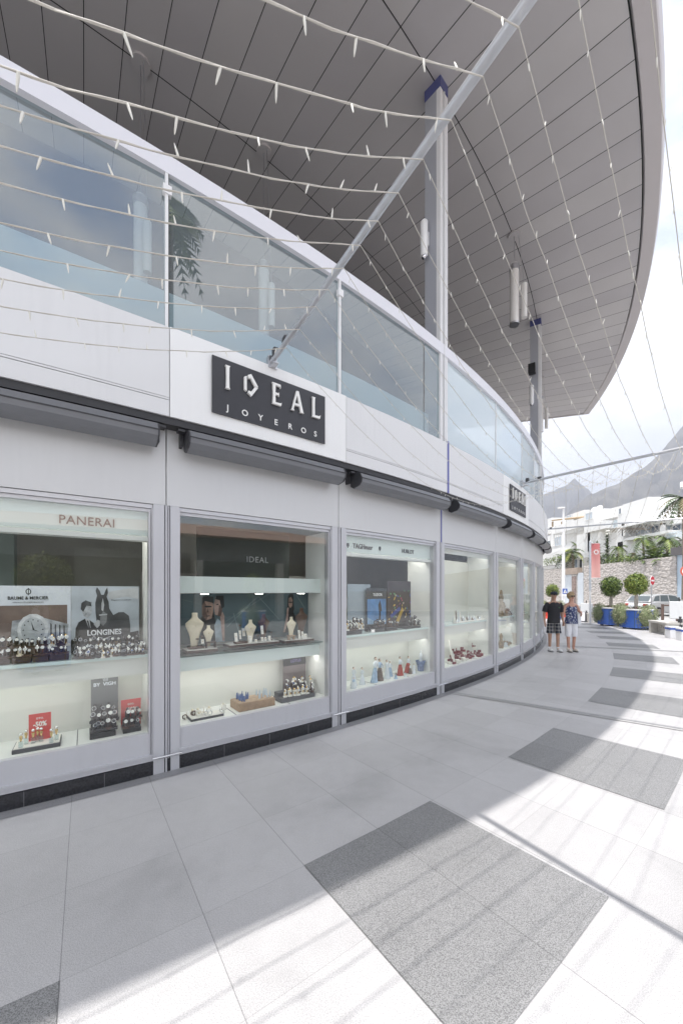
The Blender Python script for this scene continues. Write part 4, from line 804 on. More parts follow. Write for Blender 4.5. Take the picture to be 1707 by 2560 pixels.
# fifth and sixth windows
for k in range(10):
    r = random.Random(400 + k); x = 1252 + 30 * k / 10; d = r.uniform(.2, .4); p = at(x, HZ, d); h = (.62 if k == 0 else .3 if k == 2 else r.uniform(.08, .2))
    mb = MB(); mb.lathe([(.05, 0), (.07, h * .2), (.04, h * .5), (.06, h * .7), (.02, h)], (p.x, p.y, 1.101), 9, 0, 1, .7); mb.tube([(p.x, p.y, 1.101 + h * .6), (p.x + .09, p.y + .05, 1.101 + h * .5), (p.x + .13, p.y + .02, 1.12)], .014, 6)
    o = mb.build('ornament', [mat('tan_ornament', (.30, .22, .14), .4, 0, .5, 20), PORN][k % 2]); tag(o, 'tall tan carved ornament at the left of the fifth window' if k == 0 else 'tan carved ornament on the fifth window\'s shelf', 'ornament', None if k == 0 else 'ornaments on the fifth shelf')
for k in range(9):
    r = random.Random(430 + k); x = 1252 + 34 * k / 9; d = r.uniform(.15, .4); p = at(x, HZ, d); h = (.35 if k == 0 else r.uniform(.06, .16))
    mb = MB(); mb.lathe([(.05, 0), (.06, h * .3), (.03, h * .6), (.04, h * .8), (.01, h)], (p.x, p.y, .373), 9); o = mb.build('ornament', [mat('tan_ornament', (.3, .2, .1)), PORC][k % 2]); tag(o, 'small ornament on the fifth window\'s floor', 'ornament', 'ornaments on the fifth floor')
for k in range(5):
    p = at(1310 + 3.4 * k, HZ, .3); mb = MB(); mb.lathe([(.05, 0), (.03, .05), (.05, .12), (.01, .2)], (p.x, p.y, 1.101), 8); o = mb.build('ornament', PORN); tag(o, 'small dark ornament on the sixth window\'s shelf', 'ornament', 'ornaments on the sixth shelf')

# ================================================================ lighting booms and garlands
GALV = mat('galvanised_pole', (.60, .61, .64), .3, .5, .06, 12)
BO = [(Vector((-6.40, .50, 4.12)), -65.0), (Vector((-.72, 4.03, 4.12)), math.degrees(math.atan2(-2.48, 1.503))), (Vector((4.17, 8.65, 4.13)), -52.2), (Vector((8.05, 15.3, 4.13)), -36.3), (Vector((9.7, 22.5, 4.13)), -20)]
BLEN = 6.6
bl = ['steel lighting boom overhead behind the photographer, holding the left ends of the light strings', 'thick pale steel boom rising from the big IDEAL sign across the top of the photo', 'grey horizontal steel boom reaching out over the walkway beyond the far IDEAL sign', 'thin dark third boom seen against the white houses', 'farthest boom beyond the bend']
BD = []
for k, (p, a) in enumerate(BO):
    d = Vector((math.cos(R_(a)), math.sin(R_(a)), 0)); BD.append(d)
    if k == 4: continue
    t = thing('light_boom', p, bl[k], 'boom', 'steel booms carrying the light strings')
    mb = MB(); mb.tube([p - d * .02 + Vector((0, 0, .03)), p + d * BLEN], .026, 16); mb.build('pole', GALV, t)
    mb = MB(); n_ = Vector((-d.y, d.x, 0)); M4 = frame(p, d, (0, 0, 1), Vector((d.y, -d.x, 0))); mb.obox(M4, (-.09, -.05, -.05), (-.02, .08, .05)); mb.obox(M4, (-.06, -.045, -.03), (.08, -.03, .03)); mb.build('bracket', STEEL, t, .003)
    mb = MB(); mb.obox(M4, (.02, .03, -.03), (.09, .12, .03)); mb.build('clamp', DKGREY, t, .01); mb = MB(); mb.obox(M4, (.28, .03, -.025), (.36, .09, .025)); mb.build('plug_box', DKGREY, t, .01)
    mb = MB(); q = p + d * (BLEN - .01); mb.lathe([(.04, -.002), (.04, .002)], q, 10); mb.build('end_cap', DKGREY, t)
WIRE = mat('garland_cable', (.56, .53, .48), .6); BULB = mat('bulb_white', (.74, .72, .66), .35)
bm_ = MB().lathe([(.005, 0), (.0055, -.012), (.004, -.04), (.0015, -.055)], (0, 0, 0), 6).mesh('bulb', [BULB])
rb = random.Random(5)
def strand(p, q, sag, label, nb, rad=.0045, bscale=1.0, grp='strings of small white lamps', wob=.006, twist=True):
    t = thing('light_string', p, label, 'light string', grp); d = q - p; nseg = 26; tr = []
    for i in range(nseg + 1):
        s = i / nseg; tr.append(p + d * s + Vector((rb.uniform(-wob, wob), rb.uniform(-wob, wob), -4 * sag * s * (1 - s) + rb.uniform(-wob, wob) * .5)) * (1 if 0 < i < nseg else 0) if 0 < i < nseg else p + d * s)
    tr = [p if i == 0 else q if i == nseg else v for i, v in enumerate(tr)]
    mb = MB(); mb.tube(tr, rad, 6)
    if twist:
        sd = d.normalized().cross(Vector((0, 0, 1))); tw = []
        for i in range(nseg * 3 + 1):
            f = i / 3; a = int(min(f, nseg - 1e-6)); v = tr[a].lerp(tr[a + 1], f - a); tw.append(v + (sd * math.cos(i * 1.3) + Vector((0, 0, 1)) * math.sin(i * 1.3)) * rad * 1.1)
        mb.tube(tw, rad * .75, 5)
    mb.build('cable', WIRE, t)
    for i in range(nb):
        s = (i + .5 + rb.uniform(-.25, .25)) / nb; f = s * nseg; a = int(f); v = tr[a].lerp(tr[a + 1], f - a)
        o = bpy.data.objects.new('bulb', bm_); COL.objects.link(o); o.parent = t; o.location = v - Vector(t.location); o.scale = (bscale,) * 3
        o.rotation_euler = (rb.uniform(-.35, .35) + (math.pi if rb.random() < .3 else 0), rb.uniform(-.35, .35), rb.uniform(0, 6))
    return t
# heights measured where each left-hand string leaves the picture: (x, y) in the photo, sag follows
TL = [(1170, 0), (664, 0), (90, 0), (0, 163), (0, 266), (0, 364), (0, 457), (0, 557), (0, 626), (0, 697), (0, 765), (0, 833)]
YA = [1.607, 1.762, 1.925, 2.10, 2.278, 2.451, 2.624, 2.81, 3.009, 3.19, 3.467, 3.73]
def onboom(k, t): return BO[k][0] + BD[k] * t + Vector((0, 0, -.036))
cnt = ['first', 'second', 'third', 'fourth', 'fifth', 'sixth', 'seventh', 'eighth', 'ninth', 'tenth', 'eleventh', 'twelfth']
ts = []
for k, (Y, (tx, ty)) in enumerate(zip(YA, TL)):
    t1 = (BO[1][0].y - Y) / -BD[1].y; ts.append(t1); p = onboom(1, t1); q = onboom(0, t1 * 1.02)
    u = (tx - CX) / F; den = (q.x - p.x) - u * (q.y - p.y); s = (u * p.y - p.x) / den; yy = p.y + (q.y - p.y) * s
    zt = EYE + (HZ - ty) * yy / F; sag = (p.z - zt) / (4 * s * (1 - s)); sag = max(.5, min(1.25, sag))
    strand(p, q, sag, '%s light string from the top running left from the thick boom' % cnt[k], 26, .0030)
k = 0; tt = ts[0] - .21
extra = [ts[0] + .21 * i for i in range(1, 13)]
for i, t1 in enumerate(extra): strand(onboom(1, t1), onboom(0, t1), .95, 'light string overhead running back from the thick boom out of the photo', 0 if i > 2 else 14, 0.002, grp='strings overhead outside the photo')
for i, t1 in enumerate(sorted(ts) + extra):
    t2 = .30 + (t1 - .35) * 1.0; nm = (cnt[i] if i < 12 else ['thirteenth', 'fourteenth', 'fifteenth', 'sixteenth', 'seventeenth', 'eighteenth', 'nineteenth', 'twentieth', 'twenty-first', 'twenty-second', 'twenty-third', 'twenty-fourth'][i - 12])
    strand(onboom(1, t1), onboom(2, t2), .95, '%s light string counted from the shop wall between thick boom and far boom' % nm, 38, .0022, .6, twist=False)
for i in range(24):
    t1 = .35 + .255 * i; strand(onboom(2, t1), onboom(3, t1), .9, '%s thin light string from the wall between far boom and third boom' % (cnt + ['thirteenth', 'fourteenth', 'fifteenth', 'sixteenth', 'seventeenth', 'eighteenth', 'nineteenth', 'twentieth', 'twenty-first', 'twenty-second', 'twenty-third', 'twenty-fourth'])[i], 24, .0030, .9, 'strings between the far booms', twist=False, wob=.003)
for i in range(10):
    t1 = .3 + .5 * i; strand(onboom(3, t1), BO[4][0] + BD[4] * t1, .7, 'faint string of small lamps beyond the third boom', 0, .004, grp='strings beyond the third boom', twist=False)
# ================================================================ background
def gp(x, y, z=0.0): Y = F * (EYE - z) / (y - HZ); return Vector(((x - CX) / F * Y, Y, z))
def onY(x, y, Y): return Vector(((x - CX) / F * Y, Y, EYE + (HZ - y) * Y / F))
def onX(x, y, X): Y = X * F / (x - CX); return Vector((X, Y, EYE + (HZ - y) * Y / F))
# --- mountains
def ridge(name, pts, dist, depth, col, seed, rows=26, cols=110):
    r = random.Random(seed); mb = MB(); vs = []
    from mathutils import noise as mn
    xs = [p[0] for p in pts]
    def yy(x):
        for (x0, y0), (x1, y1) in zip(pts, pts[1:]):
            if x0 <= x <= x1: return y0 + (y1 - y0) * (x - x0) / (x1 - x0)
        return pts[-1][1]
    for j in range(rows + 1):
        f = j / rows
        for i in range(cols + 1):
            x = xs[0] + (xs[-1] - xs[0]) * i / cols
            top = onY(x, yy(x), dist); D = dist + (f - .55) * depth; fall = (f / .55) if f < .55 else max(0, 1 - (f - .55) / .45)
            X = top.x + (f - .55) * depth * (x - CX) / F * .4; h = max(0, top.z) * (fall ** .85)
            nv = mn.fractal(Vector((X * .012, D * .012, seed)), 1.0, 2.1, 6); nr = abs(mn.noise(Vector((X * .02, D * .006, seed + 3))))
            h += (nv * .12 - nr * .14) * top.z * (1 - abs(fall * 2 - 1) ** 2 if f != .55 else 0) * 1.3 + nv * dist * .006
            vs.append((X, D, h))
    fs = [(j * (cols + 1) + i, j * (cols + 1) + i + 1, (j + 1) * (cols + 1) + i + 1, (j + 1) * (cols + 1) + i) for j in range(rows) for i in range(cols)]
    mb.add(vs, fs, 0, False); return tag(mb.build(name, col, None), kind='structure')
ROCK = mat('mountain_rock', (.10, .09, .075), .95, 0, .6, .03); ROCK2 = mat('mountain_rock_far', (.12, .11, .10), .95, 0, .35, .012)
ridge('mountain', [(1180, 1330), (1290, 1262), (1344, 1240), (1352, 1239), (1380, 1226), (1400, 1212), (1418, 1203), (1427, 1196), (1431, 1189), (1437, 1189), (1441, 1198), (1452, 1211), (1464, 1222), (1476, 1231), (1500, 1240), (1560, 1262), (1700, 1300), (1800, 1320)], 1500, 700, ROCK2, 4)
ridge('mountain', [(1380, 1330), (1430, 1268), (1474, 1231), (1500, 1222), (1545, 1208), (1562, 1194), (1585, 1176), (1605, 1163), (1625, 1150), (1640, 1135), (1660, 1112), (1680, 1088), (1707, 1052), (1780, 980), (1900, 900), (2150, 960), (2500, 1150)], 1050, 560, ROCK, 9)
# --- retaining wall with garage doors
STONE = mat('rough_stone', (.50, .45, .41), .9)
_t = STONE.node_tree; _c = N(_t, 'ShaderNodeTexCoord'); _v = N(_t, 'ShaderNodeTexVoronoi'); _v.inputs['Scale'].default_value = 4.2; _m = N(_t, 'ShaderNodeMapping'); _m.inputs['Scale'].default_value = (1, 1, 1.7); _n = N(_t, 'ShaderNodeTexNoise'); _n.inputs['Scale'].default_value = 4; _n.inputs['Detail'].default_value = 6
_x = N(_t, 'ShaderNodeMix', data_type='RGBA'); _x.inputs[0].default_value = .25; _t.links.new(_c.outputs['Object'], _m.inputs[0]); _t.links.new(_m.outputs[0], _n.inputs[0]); _t.links.new(_m.outputs[0], _x.inputs[6]); _t.links.new(_n.outputs['Color'], _x.inputs[7]); _t.links.new(_x.outputs[2], _v.inputs[0])
_b = N(_t, 'ShaderNodeBump'); _b.inputs['Strength'].default_value = 1; _b.inputs['Distance'].default_value = .13; _t.links.new(_v.outputs['Distance'], _b.inputs['Height']); _t.links.new(_b.outputs[0], _t.nodes['Principled BSDF'].inputs['Normal'])
_r = N(_t, 'ShaderNodeValToRGB'); _r.color_ramp.elements[0].color = (.70, .65, .61, 1); _r.color_ramp.elements[1].color = (.46, .42, .39, 1); _r.color_ramp.elements[1].position = .75; _t.links.new(_v.outputs['Distance'], _r.inputs[0]); _t.links.new(_r.outputs[0], _t.nodes['Principled BSDF'].inputs['Base Color'])
def strip(x0, x1, Xp): return onX(x0, HZ, Xp).y, onX(x1, HZ, Xp).y
XW = 27.4
def wall(name, x0, x1, z0, z1a, z1b, label, th=.5, m_=STONE, Xp=XW, par=None):
    ya, yb = strip(x0, x1, Xp); mb = MB(); n = 20; vs = []
    mb.hexa([(Xp, yb, z0), (Xp + th, yb, z0), (Xp + th, ya, z0), (Xp, ya, z0), (Xp, yb, z1b), (Xp + th, yb, z1b), (Xp + th, ya, z1a), (Xp, ya, z1a)])
    o = mb.build(name, m_, par)
    if label: tag(o, label, 'wall')
    return o
zt = lambda x, y, X=XW: onX(x, y, X).z
wall('stone_wall', 1458, 1688, 0, zt(1458, 1415), zt(1688, 1390), 'long rough beige stone retaining wall behind the blue planters, shaded by palm leaves')
wall('stone_wall', 1300, 1404, 0, zt(1300, 1432), zt(1404, 1421), 'farther rough stone retaining wall behind the white street lamp')
wall('stone_pillar', 1427.5, 1440, 0, zt(1430, 1420), zt(1438, 1420), 'narrow stone pillar between the two far garage doors')
GAR = mat('garage_white', (.66, .70, .74), .45, 0, .04, 2); GARB = mat('garage_blue', (.50, .60, .70), .45, 0, .04, 2)
def garage(x0, x1, yt, yb_, label, m_, slat=.28):
    Xp = XW + .12; ya, yb = strip(x0, x1, Xp); z1 = onX((x0 + x1) / 2, yt, Xp).z; t = thing('garage_door', (Xp, yb, 0), label, 'garage door')
    mb = MB(); mb.box((Xp, yb, 0), (Xp + .1, ya, z1)); mb.build('panel', m_, t); mb = MB(); z = .2
    while z < z1: mb.box((Xp - .012, yb + .02, z), (Xp - .001, ya - .02, z + slat * .82)); z += slat
    mb.build('slats', m_, t)
garage(1404, 1427.5, 1436, 0, 'white slatted garage door right of the street lamp', GAR); garage(1440, 1457, 1434, 0, 'narrow white slatted door left of the banner pole', GAR); garage(1688, 1760, 1388, 0, 'pale blue slatted garage door at the right edge of the photo', GARB)
mb = MB(); ya, yb = strip(1676, 1790, XW - .2); mb.box((XW - .25, yb, zt(1707, 1386)), (XW + 1.5, ya, zt(1707, 1367))); tag(mb.build('roof_beam', mat('dark_beam', (.13, .12, .12), .7), None), 'dark grey beam above the pale blue garage door at the right edge', 'beam')
mb = MB(); ya, yb = strip(1404, 1440, XW - .1); mb.box((XW - .1, yb, zt(1420, 1436)), (XW + .6, ya, zt(1420, 1421))); tag(mb.build('garage_lintel', mat('lintel_tan', (.42, .34, .28), .8, 0, .1, 2), None), 'tan lintel slab above the two far garage doors', 'lintel')
mb = MB(); mb.box((XW + .5, 20, 0), (75, 75, 3.9)); tag(mb.build('terrace_ground', mat('earth'.join(['garden_', '']), (.16, .13, .09), .9, 0, .4, 1)), kind='structure')
# --- white houses on the terrace
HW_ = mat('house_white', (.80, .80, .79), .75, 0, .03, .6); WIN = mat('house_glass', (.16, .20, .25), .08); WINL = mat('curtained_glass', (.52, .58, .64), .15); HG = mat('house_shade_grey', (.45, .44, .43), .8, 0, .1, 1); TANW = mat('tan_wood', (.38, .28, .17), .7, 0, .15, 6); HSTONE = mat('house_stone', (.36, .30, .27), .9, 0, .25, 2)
def block3(t, nm, x0, x1, yt, yb, Xp, m_=HW_, dep=6.0, z0=None, out=0):
    Y0, Y1 = onX(x1, HZ, Xp).y, onX(x0, HZ, Xp).y; zt_ = onX((x0 + x1) / 2, yt, Xp).z; zb = z0 if z0 is not None else onX((x0 + x1) / 2, yb, Xp).z
    mb = MB(); mb.box((Xp - out, Y0, zb), (Xp + dep, Y1, zt_)); return mb.build(nm, m_, t, 0)
def win(t, x0, x1, yt, yb, Xp, m_=WIN, bars=1, frame_m=HW_):
    Y0, Y1 = onX(x1, HZ, Xp).y, onX(x0, HZ, Xp).y; xm = (x0 + x1) / 2; z1, z0 = onX(xm, yt, Xp).z, onX(xm, yb, Xp).z
    mb = MB(); f = .07
    for a, b in (((Xp - .05, Y0, z0), (Xp + .02, Y1, z0 + f)), ((Xp - .05, Y0, z1 - f), (Xp + .02, Y1, z1)), ((Xp - .05, Y0, z0 + f), (Xp + .02, Y0 + f, z1 - f)), ((Xp - .05, Y1 - f, z0 + f), (Xp + .02, Y1, z1 - f))): mb.box(a, b)
    for k in range(1, bars + 1): yy = Y0 + (Y1 - Y0) * k / (bars + 1); mb.box((Xp - .045, yy - .03, z0 + f), (Xp + .02, yy + .03, z1 - f))
    w_ = mb.build('window', frame_m, t); mb = MB(); mb.box((Xp - .02, Y0 + f, z0 + f), (Xp + .015, Y1 - f, z1 - f)); mb.build('pane', m_, w_)
def rail3(t, x0, x1, yt, yb, Xp, nm='balcony_railing', m_=None):
    Y0, Y1 = onX(x1, HZ, Xp).y, onX(x0, HZ, Xp).y; xm = (x0 + x1) / 2; z1, z0 = onX(xm, yt, Xp).z, onX(xm, yb, Xp).z; mb = MB(); mb.box((Xp - .03, Y0, z1 - .05), (Xp + .03, Y1, z1)); n = max(2, int((Y1 - Y0) / 1.2))
    for k in range(n + 1): y = Y0 + (Y1 - Y0) * k / n; mb.box((Xp - .02, y - .02, z0), (Xp + .02, y + .02, z1 - .05))
    r = mb.build(nm, HW_, t); mb = MB(); mb.box((Xp - .006, Y0, z0), (Xp + .006, Y1, z1 - .06)); mb.build('glass_panel', glass('rail_glass', (.85, .9, .93), .12), r)
# main block
h = thing('house', onX(1600, 1400, 31), 'large plain white villa block with a raised flat roof above the palms', 'house')
block3(h, 'upper_block', 1556, 1619, 1252, 1312, 31, dep=7); block3(h, 'upper_block', 1619.2, 1645, 1254, 1312, 31, dep=5); block3(h, 'upper_block', 1645.2, 1653, 1265, 1312, 31, dep=5); block3(h, 'stair_tower', 1543, 1555.8, 1265, 1400, 31, dep=5); win(h, 1546, 1553, 1270, 1286, 30.99, WIN, 0)
block3(h, 'lower_block', 1556, 1653, 1308, 1420, 32.5, dep=6); block3(h, 'balcony_slab', 1553, 1668, 1336, 1343, 30.4, dep=2.2); block3(h, 'roof_eave', 1553, 1650, 1304, 1308.5, 30.2, dep=2.4); block3(h, 'base_wall', 1540, 1690, 1343.5, 1430, 31, dep=1.0, z0=3.8)
win(h, 1566, 1626, 1312, 1338, 32.48, WINL, 4); win(h, 1627, 1647, 1310, 1334, 32.48, WIN, 1); block3(h, 'corner_post', 1648, 1653, 1308, 1336, 31, dep=.4); block3(h, 'corner_post', 1553, 1560, 1308, 1340, 31, dep=.5)
mb = MB()
for k in range(9):
    a = onX(1565 + k * 8.5, 1311, 30.6); mb.tube([a, a + Vector((0, .6, -.45)), a + Vector((0, 1.5, -.1)), a + Vector((0, 2.2, -.5))], .035, 5)
mb.build('climbing_vine', mat('bare_vine', (.32, .27, .22), .9), h)
h = thing('house', onX(1680, 1400, 31.5), 'white villa with a glass balcony railing at the right edge of the photo', 'house')
block3(h, 'roof_parapet', 1653.3, 1790, 1282, 1302, 31.5, dep=7); block3(h, 'wall', 1653.3, 1790, 1302.5, 1420, 32.3, dep=6); block3(h, 'balcony_slab', 1655, 1790, 1338, 1346, 30.3, dep=2.5); win(h, 1656, 1677, 1306, 1338, 32.28, WINL, 1); win(h, 1680, 1750, 1300, 1336, 32.28, WIN, 2); rail3(h, 1662, 1790, 1320, 1338, 30.5)
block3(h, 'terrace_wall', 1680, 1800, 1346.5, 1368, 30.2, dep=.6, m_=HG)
h = thing('house', onX(1500, 1400, 33), 'white stepped villa with a square window tower between the palms and the large block', 'house')
block3(h, 'roof_parapet', 1486, 1543, 1275, 1297, 34, dep=8); block3(h, 'wall', 1470, 1543, 1297.5, 1400, 35.5, dep=6); block3(h, 'tower', 1459, 1486, 1276, 1330, 33, dep=4); win(h, 1463, 1481, 1281, 1299, 32.98, WINL, 1); win(h, 1478, 1497, 1296, 1306, 35.48, WIN, 1, HSTONE); win(h, 1520, 1542, 1293, 1318, 35.48, WINL, 2)
block3(h, 'terrace_wall', 1474, 1512, 1306, 1325, 32, dep=2); rail3(h, 1500, 1543, 1303, 1322, 33); block3(h, 'stone_panel', 1524, 1543, 1316, 1336, 33.6, HSTONE, dep=1); block3(h, 'lower_wall', 1440, 1543, 1326, 1430, 33.5, dep=2); win(h, 1486, 1500, 1300, 1306, 35.4, WIN, 0, HSTONE)
block3(h, 'roof_room', 1433, 1459, 1279, 1300, 37, dep=4)
mb = MB()
for x, y in ((1503, 1275), (1490, 1279)):
    p = onX(x, y, 35); M4 = Matrix.Translation(p) @ Matrix.Rotation(R_(-70), 4, 'Y') @ Matrix.Rotation(R_(30), 4, 'X'); mb = MB(); mb.lathe([(.01, 0), (.25, .04), (.42, .14)], (0, 0, .5), 12, M4=M4); mb.tube([p + Vector((0, 0, -.6)), p], .04, 6); mb.build('satellite_dish', HW_, h)
h = thing('house', onX(1400, 1400, 36), 'white terraced villa with a brown pergola behind the street lamp', 'house')
block3(h, 'upper_wall', 1362, 1378, 1297, 1335, 38, dep=8); block3(h, 'terrace_parapet', 1379, 1462, 1305, 1325, 34.5, dep=.4); block3(h, 'terrace_floor', 1379, 1462, 1321, 1327, 34.95, dep=6); block3(h, 'roof_room', 1412, 1440, 1286, 1305, 39, dep=5); win(h, 1415, 1428, 1288, 1294, 38.9, WINL, 1)
block3(h, 'wall', 1362, 1470, 1327.5, 1420, 37, dep=5); win(h, 1383, 1403, 1342, 1365, 36.98, WINL, 2); win(h, 1364, 1376, 1352, 1366, 36.98, WIN, 0); block3(h, 'lower_terrace', 1358, 1480, 1366, 1384, 34, dep=3); block3(h, 'pillar', 1376, 1380, 1330, 1366, 34.4, dep=.4); block3(h, 'pillar', 1468, 1474, 1327, 1380, 33.5, dep=.4)
mb = MB(); a, b = onX(1378, 1303, 34.8), onX(1455, 1296, 34.8); mb.hexa([a, a + Vector((3, 0, .3)), b + Vector((3, 0, .5)), b, a + Vector((0, 0, .22)), a + Vector((3, 0, .52)), b + Vector((3, 0, .72)), b + Vector((0, 0, .22))]); mb.build('pergola_roof', TANW, h)
for x in (1379, 1402): 
    a = onX(x, 1304, 34.9); mb = MB(); mb.box((a.x, a.y - .1, a.z - 1.4), (a.x + .2, a.y + .1, a.z)); mb.build('pergola_post', TANW, h)
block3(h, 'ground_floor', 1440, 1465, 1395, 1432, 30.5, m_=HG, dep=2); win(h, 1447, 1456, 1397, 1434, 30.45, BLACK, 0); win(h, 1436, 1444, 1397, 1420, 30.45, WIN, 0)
h = thing('house', onX(1365, 1410, 31), 'low white garden wall and railing at the foot of the far villas', 'garden wall')
block3(h, 'wall', 1300, 1404, 1386, 1425, 33, dep=.5)
mb = MB(); Y0, Y1 = strip(1404, 1344, 30)
y = Y0
while y < Y1: mb.box((30, y, 4.2), (30.03, y + .03, 5.3)); y += .22
mb.box((29.98, Y0, 5.3), (30.05, Y1, 5.36)); mb.build('railing', mat('rail_dark', (.12, .11, .11), .6), h)
# --- plants
GR = [mat('leaf%d' % i, c, .5, 0, .35, 5) for i, c in enumerate([(.06, .10, .025), (.11, .17, .03), (.20, .26, .045), (.035, .06, .02), (.30, .33, .07), (.20, .17, .08)])]
BARK = mat('bark', (.24, .19, .15), .9, 0, .35, 14, .5, 25)
def frond(mb, base, az, L_, up, droop, wl, n=11, mi=0, ang_=50):
    d = Vector((math.cos(az), math.sin(az), 0)); pts = []
    for i in range(n + 1):
        s = i / n; pts.append(base + d * (L_ * s * (1 - .12 * s)) + Vector((0, 0, up * s - droop * s * s)))
    side = Vector((-d.y, d.x, 0))
    for i in range(1, n):
        p = pts[i]; tdir = (pts[i + 1] - pts[i - 1]).normalized(); l_ = wl * math.sin(math.pi * min(1, (i + 1.2) / (n + 1.4))) ** .7
        for s in (-1, 1):
            e = p + (side * s * .85 + tdir * .65 + Vector((0, 0, -.28))).normalized() * l_; wv = tdir * (L_ / n * .55)
            mb.add([p - wv, p + wv, e], [(0, 1, 2)], mi)
    for i in range(n):
        q = side * .012 * L_; mb.add([pts[i] - q, pts[i] + q, pts[i + 1] + q * .6, pts[i + 1] - q * .6], [(0, 1, 2, 3)], mi)
def palm(p, h, L_, nf, label, cat='palm', seed=1, up=.6, droop=.9, wl=.3, cols=(0, 1, 2), tr=.09, name='palm_tree', grp=None):
    r = random.Random(seed); t = thing(name, p, label, cat, grp)
    if h > .15:
        mb = MB(); mb.tube([p, p + Vector((.03, 0, h * .5)), p + Vector((0, .04, h))], [tr * 1.25, tr, tr * .85], 9); mb.build('trunk', BARK, t)
    mb = MB(); top = p + Vector((0, 0, h))
    for i in range(nf):
        k = r.random(); frond(mb, top, 2.399 * i + r.uniform(-.2, .2), L_ * r.uniform(.8, 1.1) * (.75 + .25 * k), L_ * up * (1.3 - k * 1.2), L_ * droop * (.5 + k * .7), L_ * wl, mi=r.choice((0, 0, 1, 2)))
    mb.build('crown', [GR[c] for c in cols], t); return t
def spiky(p, h, R0, n, label, seed, cat='plant', cols=(0, 3, 1), name='yucca', fl=False):
    r = random.Random(seed); t = thing(name, p, label, cat); mb = MB(); mb.tube([p, p + Vector((0, 0, h * .75))], [.09, .06], 7); mb.build('stem', BARK, t); mb = MB()
    for i in range(n):
        z = h * r.uniform(.15, 1); a = r.uniform(0, 6.28); e = r.uniform(-.5, 1.1); d = Vector((math.cos(a) * math.cos(e), math.sin(a) * math.cos(e), math.sin(e))); q = Vector((-math.sin(a), math.cos(a), 0)) * .035 * (1 + R0); b = p + Vector((0, 0, z)); l_ = R0 * r.uniform(.7, 1.1) * (1.15 - .45 * z / h)
        mb.add([b - q, b + q, b + d * l_ + Vector((0, 0, -.15 * l_))], [(0, 1, 2)], r.choice((0, 0, 1, 2)))
    mb.build('leaves', [GR[c] for c in cols], t)
    if fl: mb = MB(); [mb.ball(p + Vector((r.uniform(-.18, .18), r.uniform(-.18, .18), h + r.uniform(-.1, .5))), .09, 6) for _ in range(16)]; mb.build('flower_head', CARDW, t)
def bush(p, rx, h, label, seed, cols=(0, 1, 2), n=500, name='shrub', ls=.11, cat='shrub'):
    r = random.Random(seed); mb = MB()
    for i in range(n):
        u = Vector((r.gauss(0, 1), r.gauss(0, 1), r.gauss(0, 1))).normalized() * r.uniform(.55, 1.05); b = p + Vector((u.x * rx, u.y * rx, h * .5 + u.z * h * .5)); a = Vector((r.gauss(0, 1), r.gauss(0, 1), r.gauss(0, 1))).normalized() * ls; c = a.cross(u).normalized() * ls * .5
        mb.add([b - a * .5, b + c, b + a * .6, b - c], [(0, 1, 2, 3)], r.choice((0, 0, 1, 2)))
    return tag(mb.build(name, [GR[c] for c in cols]), label, cat)
def wp(x, X=28.4, z=None): q = onX(x, HZ, X); q.z = zt(x, 1415 - (x - 1458) * .11, XW) - .35 if z is None else z; return q
palm(wp(1431, 30, 4.3), 2.3, 2.0, 20, 'yellowish green palm with drooping fronds right of the street lamp', seed=2, up=.9, droop=1.2, cols=(0, 1, 4), wl=.32)
palm(wp(1410, 30.5, 4.3), 1.8, 1.7, 16, 'darker palm behind the white street lamp pole', seed=21, up=.9, droop=1.1, cols=(0, 1, 3), wl=.32)
palm(wp(1440, 34, 7.6), .7, 1.2, 12, 'small pale palm on the pergola terrace', seed=3, cols=(2, 4, 1), up=1.0, droop=.9)
spiky(wp(1492, 29), 3.0, 1.1, 260, 'bushy green yucca right above the red banner', 5); spiky(wp(1517, 29), 3.7, .8, 330, 'tall dark yucca with a pale flower head behind the banner', 6, fl=True, cols=(3, 0, 1)); spiky(wp(1479, 28.8, 4.4), 1.6, .9, 120, 'spiky dark succulent left of the banner top', 7, cols=(3, 0, 3))
bush(wp(1510, 28.6) , 1.5, 1.7, 'dense dark green shrub mass on the wall right of the banner', 8, (3, 0, 1), 900)
palm(wp(1545, 28.8), 1.9, 1.4, 18, 'arching palm right of the tall dark yucca', seed=9, up=.7, droop=1.2, cols=(0, 1, 2)); bush(wp(1545, 28.4), 1.1, 1.2, 'mixed green shrub under the arching palm', 10, (1, 0, 2), 500)
palm(wp(1607, 28.8), 2.3, 1.5, 20, 'palm with arching fronds in front of the large white villa', seed=11, up=.8, droop=1.3, cols=(0, 1, 2)); palm(wp(1590, 28.2), .6, 1.1, 16, 'low reddish-tinted palm shrub in front of the villa', seed=12, up=.8, droop=.9, cols=(0, 5, 1)); palm(wp(1572, 28.2), .7, 1.0, 14, 'low reddish palm shrub left of the villa palms', seed=13, up=.8, droop=.9, cols=(0, 5, 2))
palm(wp(1636, 28.2), .35, 1.6, 26, 'cycad with stiff upright fronds at the wall top', seed=14, up=1.2, droop=.7, cols=(0, 1, 2), wl=.25); palm(wp(1666, 28.6), 1.9, 1.7, 22, 'fullest palm at the right end of the stone wall', seed=15, up=.8, droop=1.4, cols=(0, 1, 2)); palm(wp(1622, 28.0), .3, 1.1, 20, 'low dark cycad between the villa palms', seed=16, up=.9, droop=.7, cols=(3, 0, 1)); palm(wp(1655, 28.0), .2, 1.2, 18, 'low cycad below the right-hand palm', seed=22, up=.8, droop=.6, cols=(0, 1, 1))
bush(wp(1600, 28.2), 1.6, .8, 'ground shrubs along the wall top in front of the villa', 17, (0, 1, 2), 700)
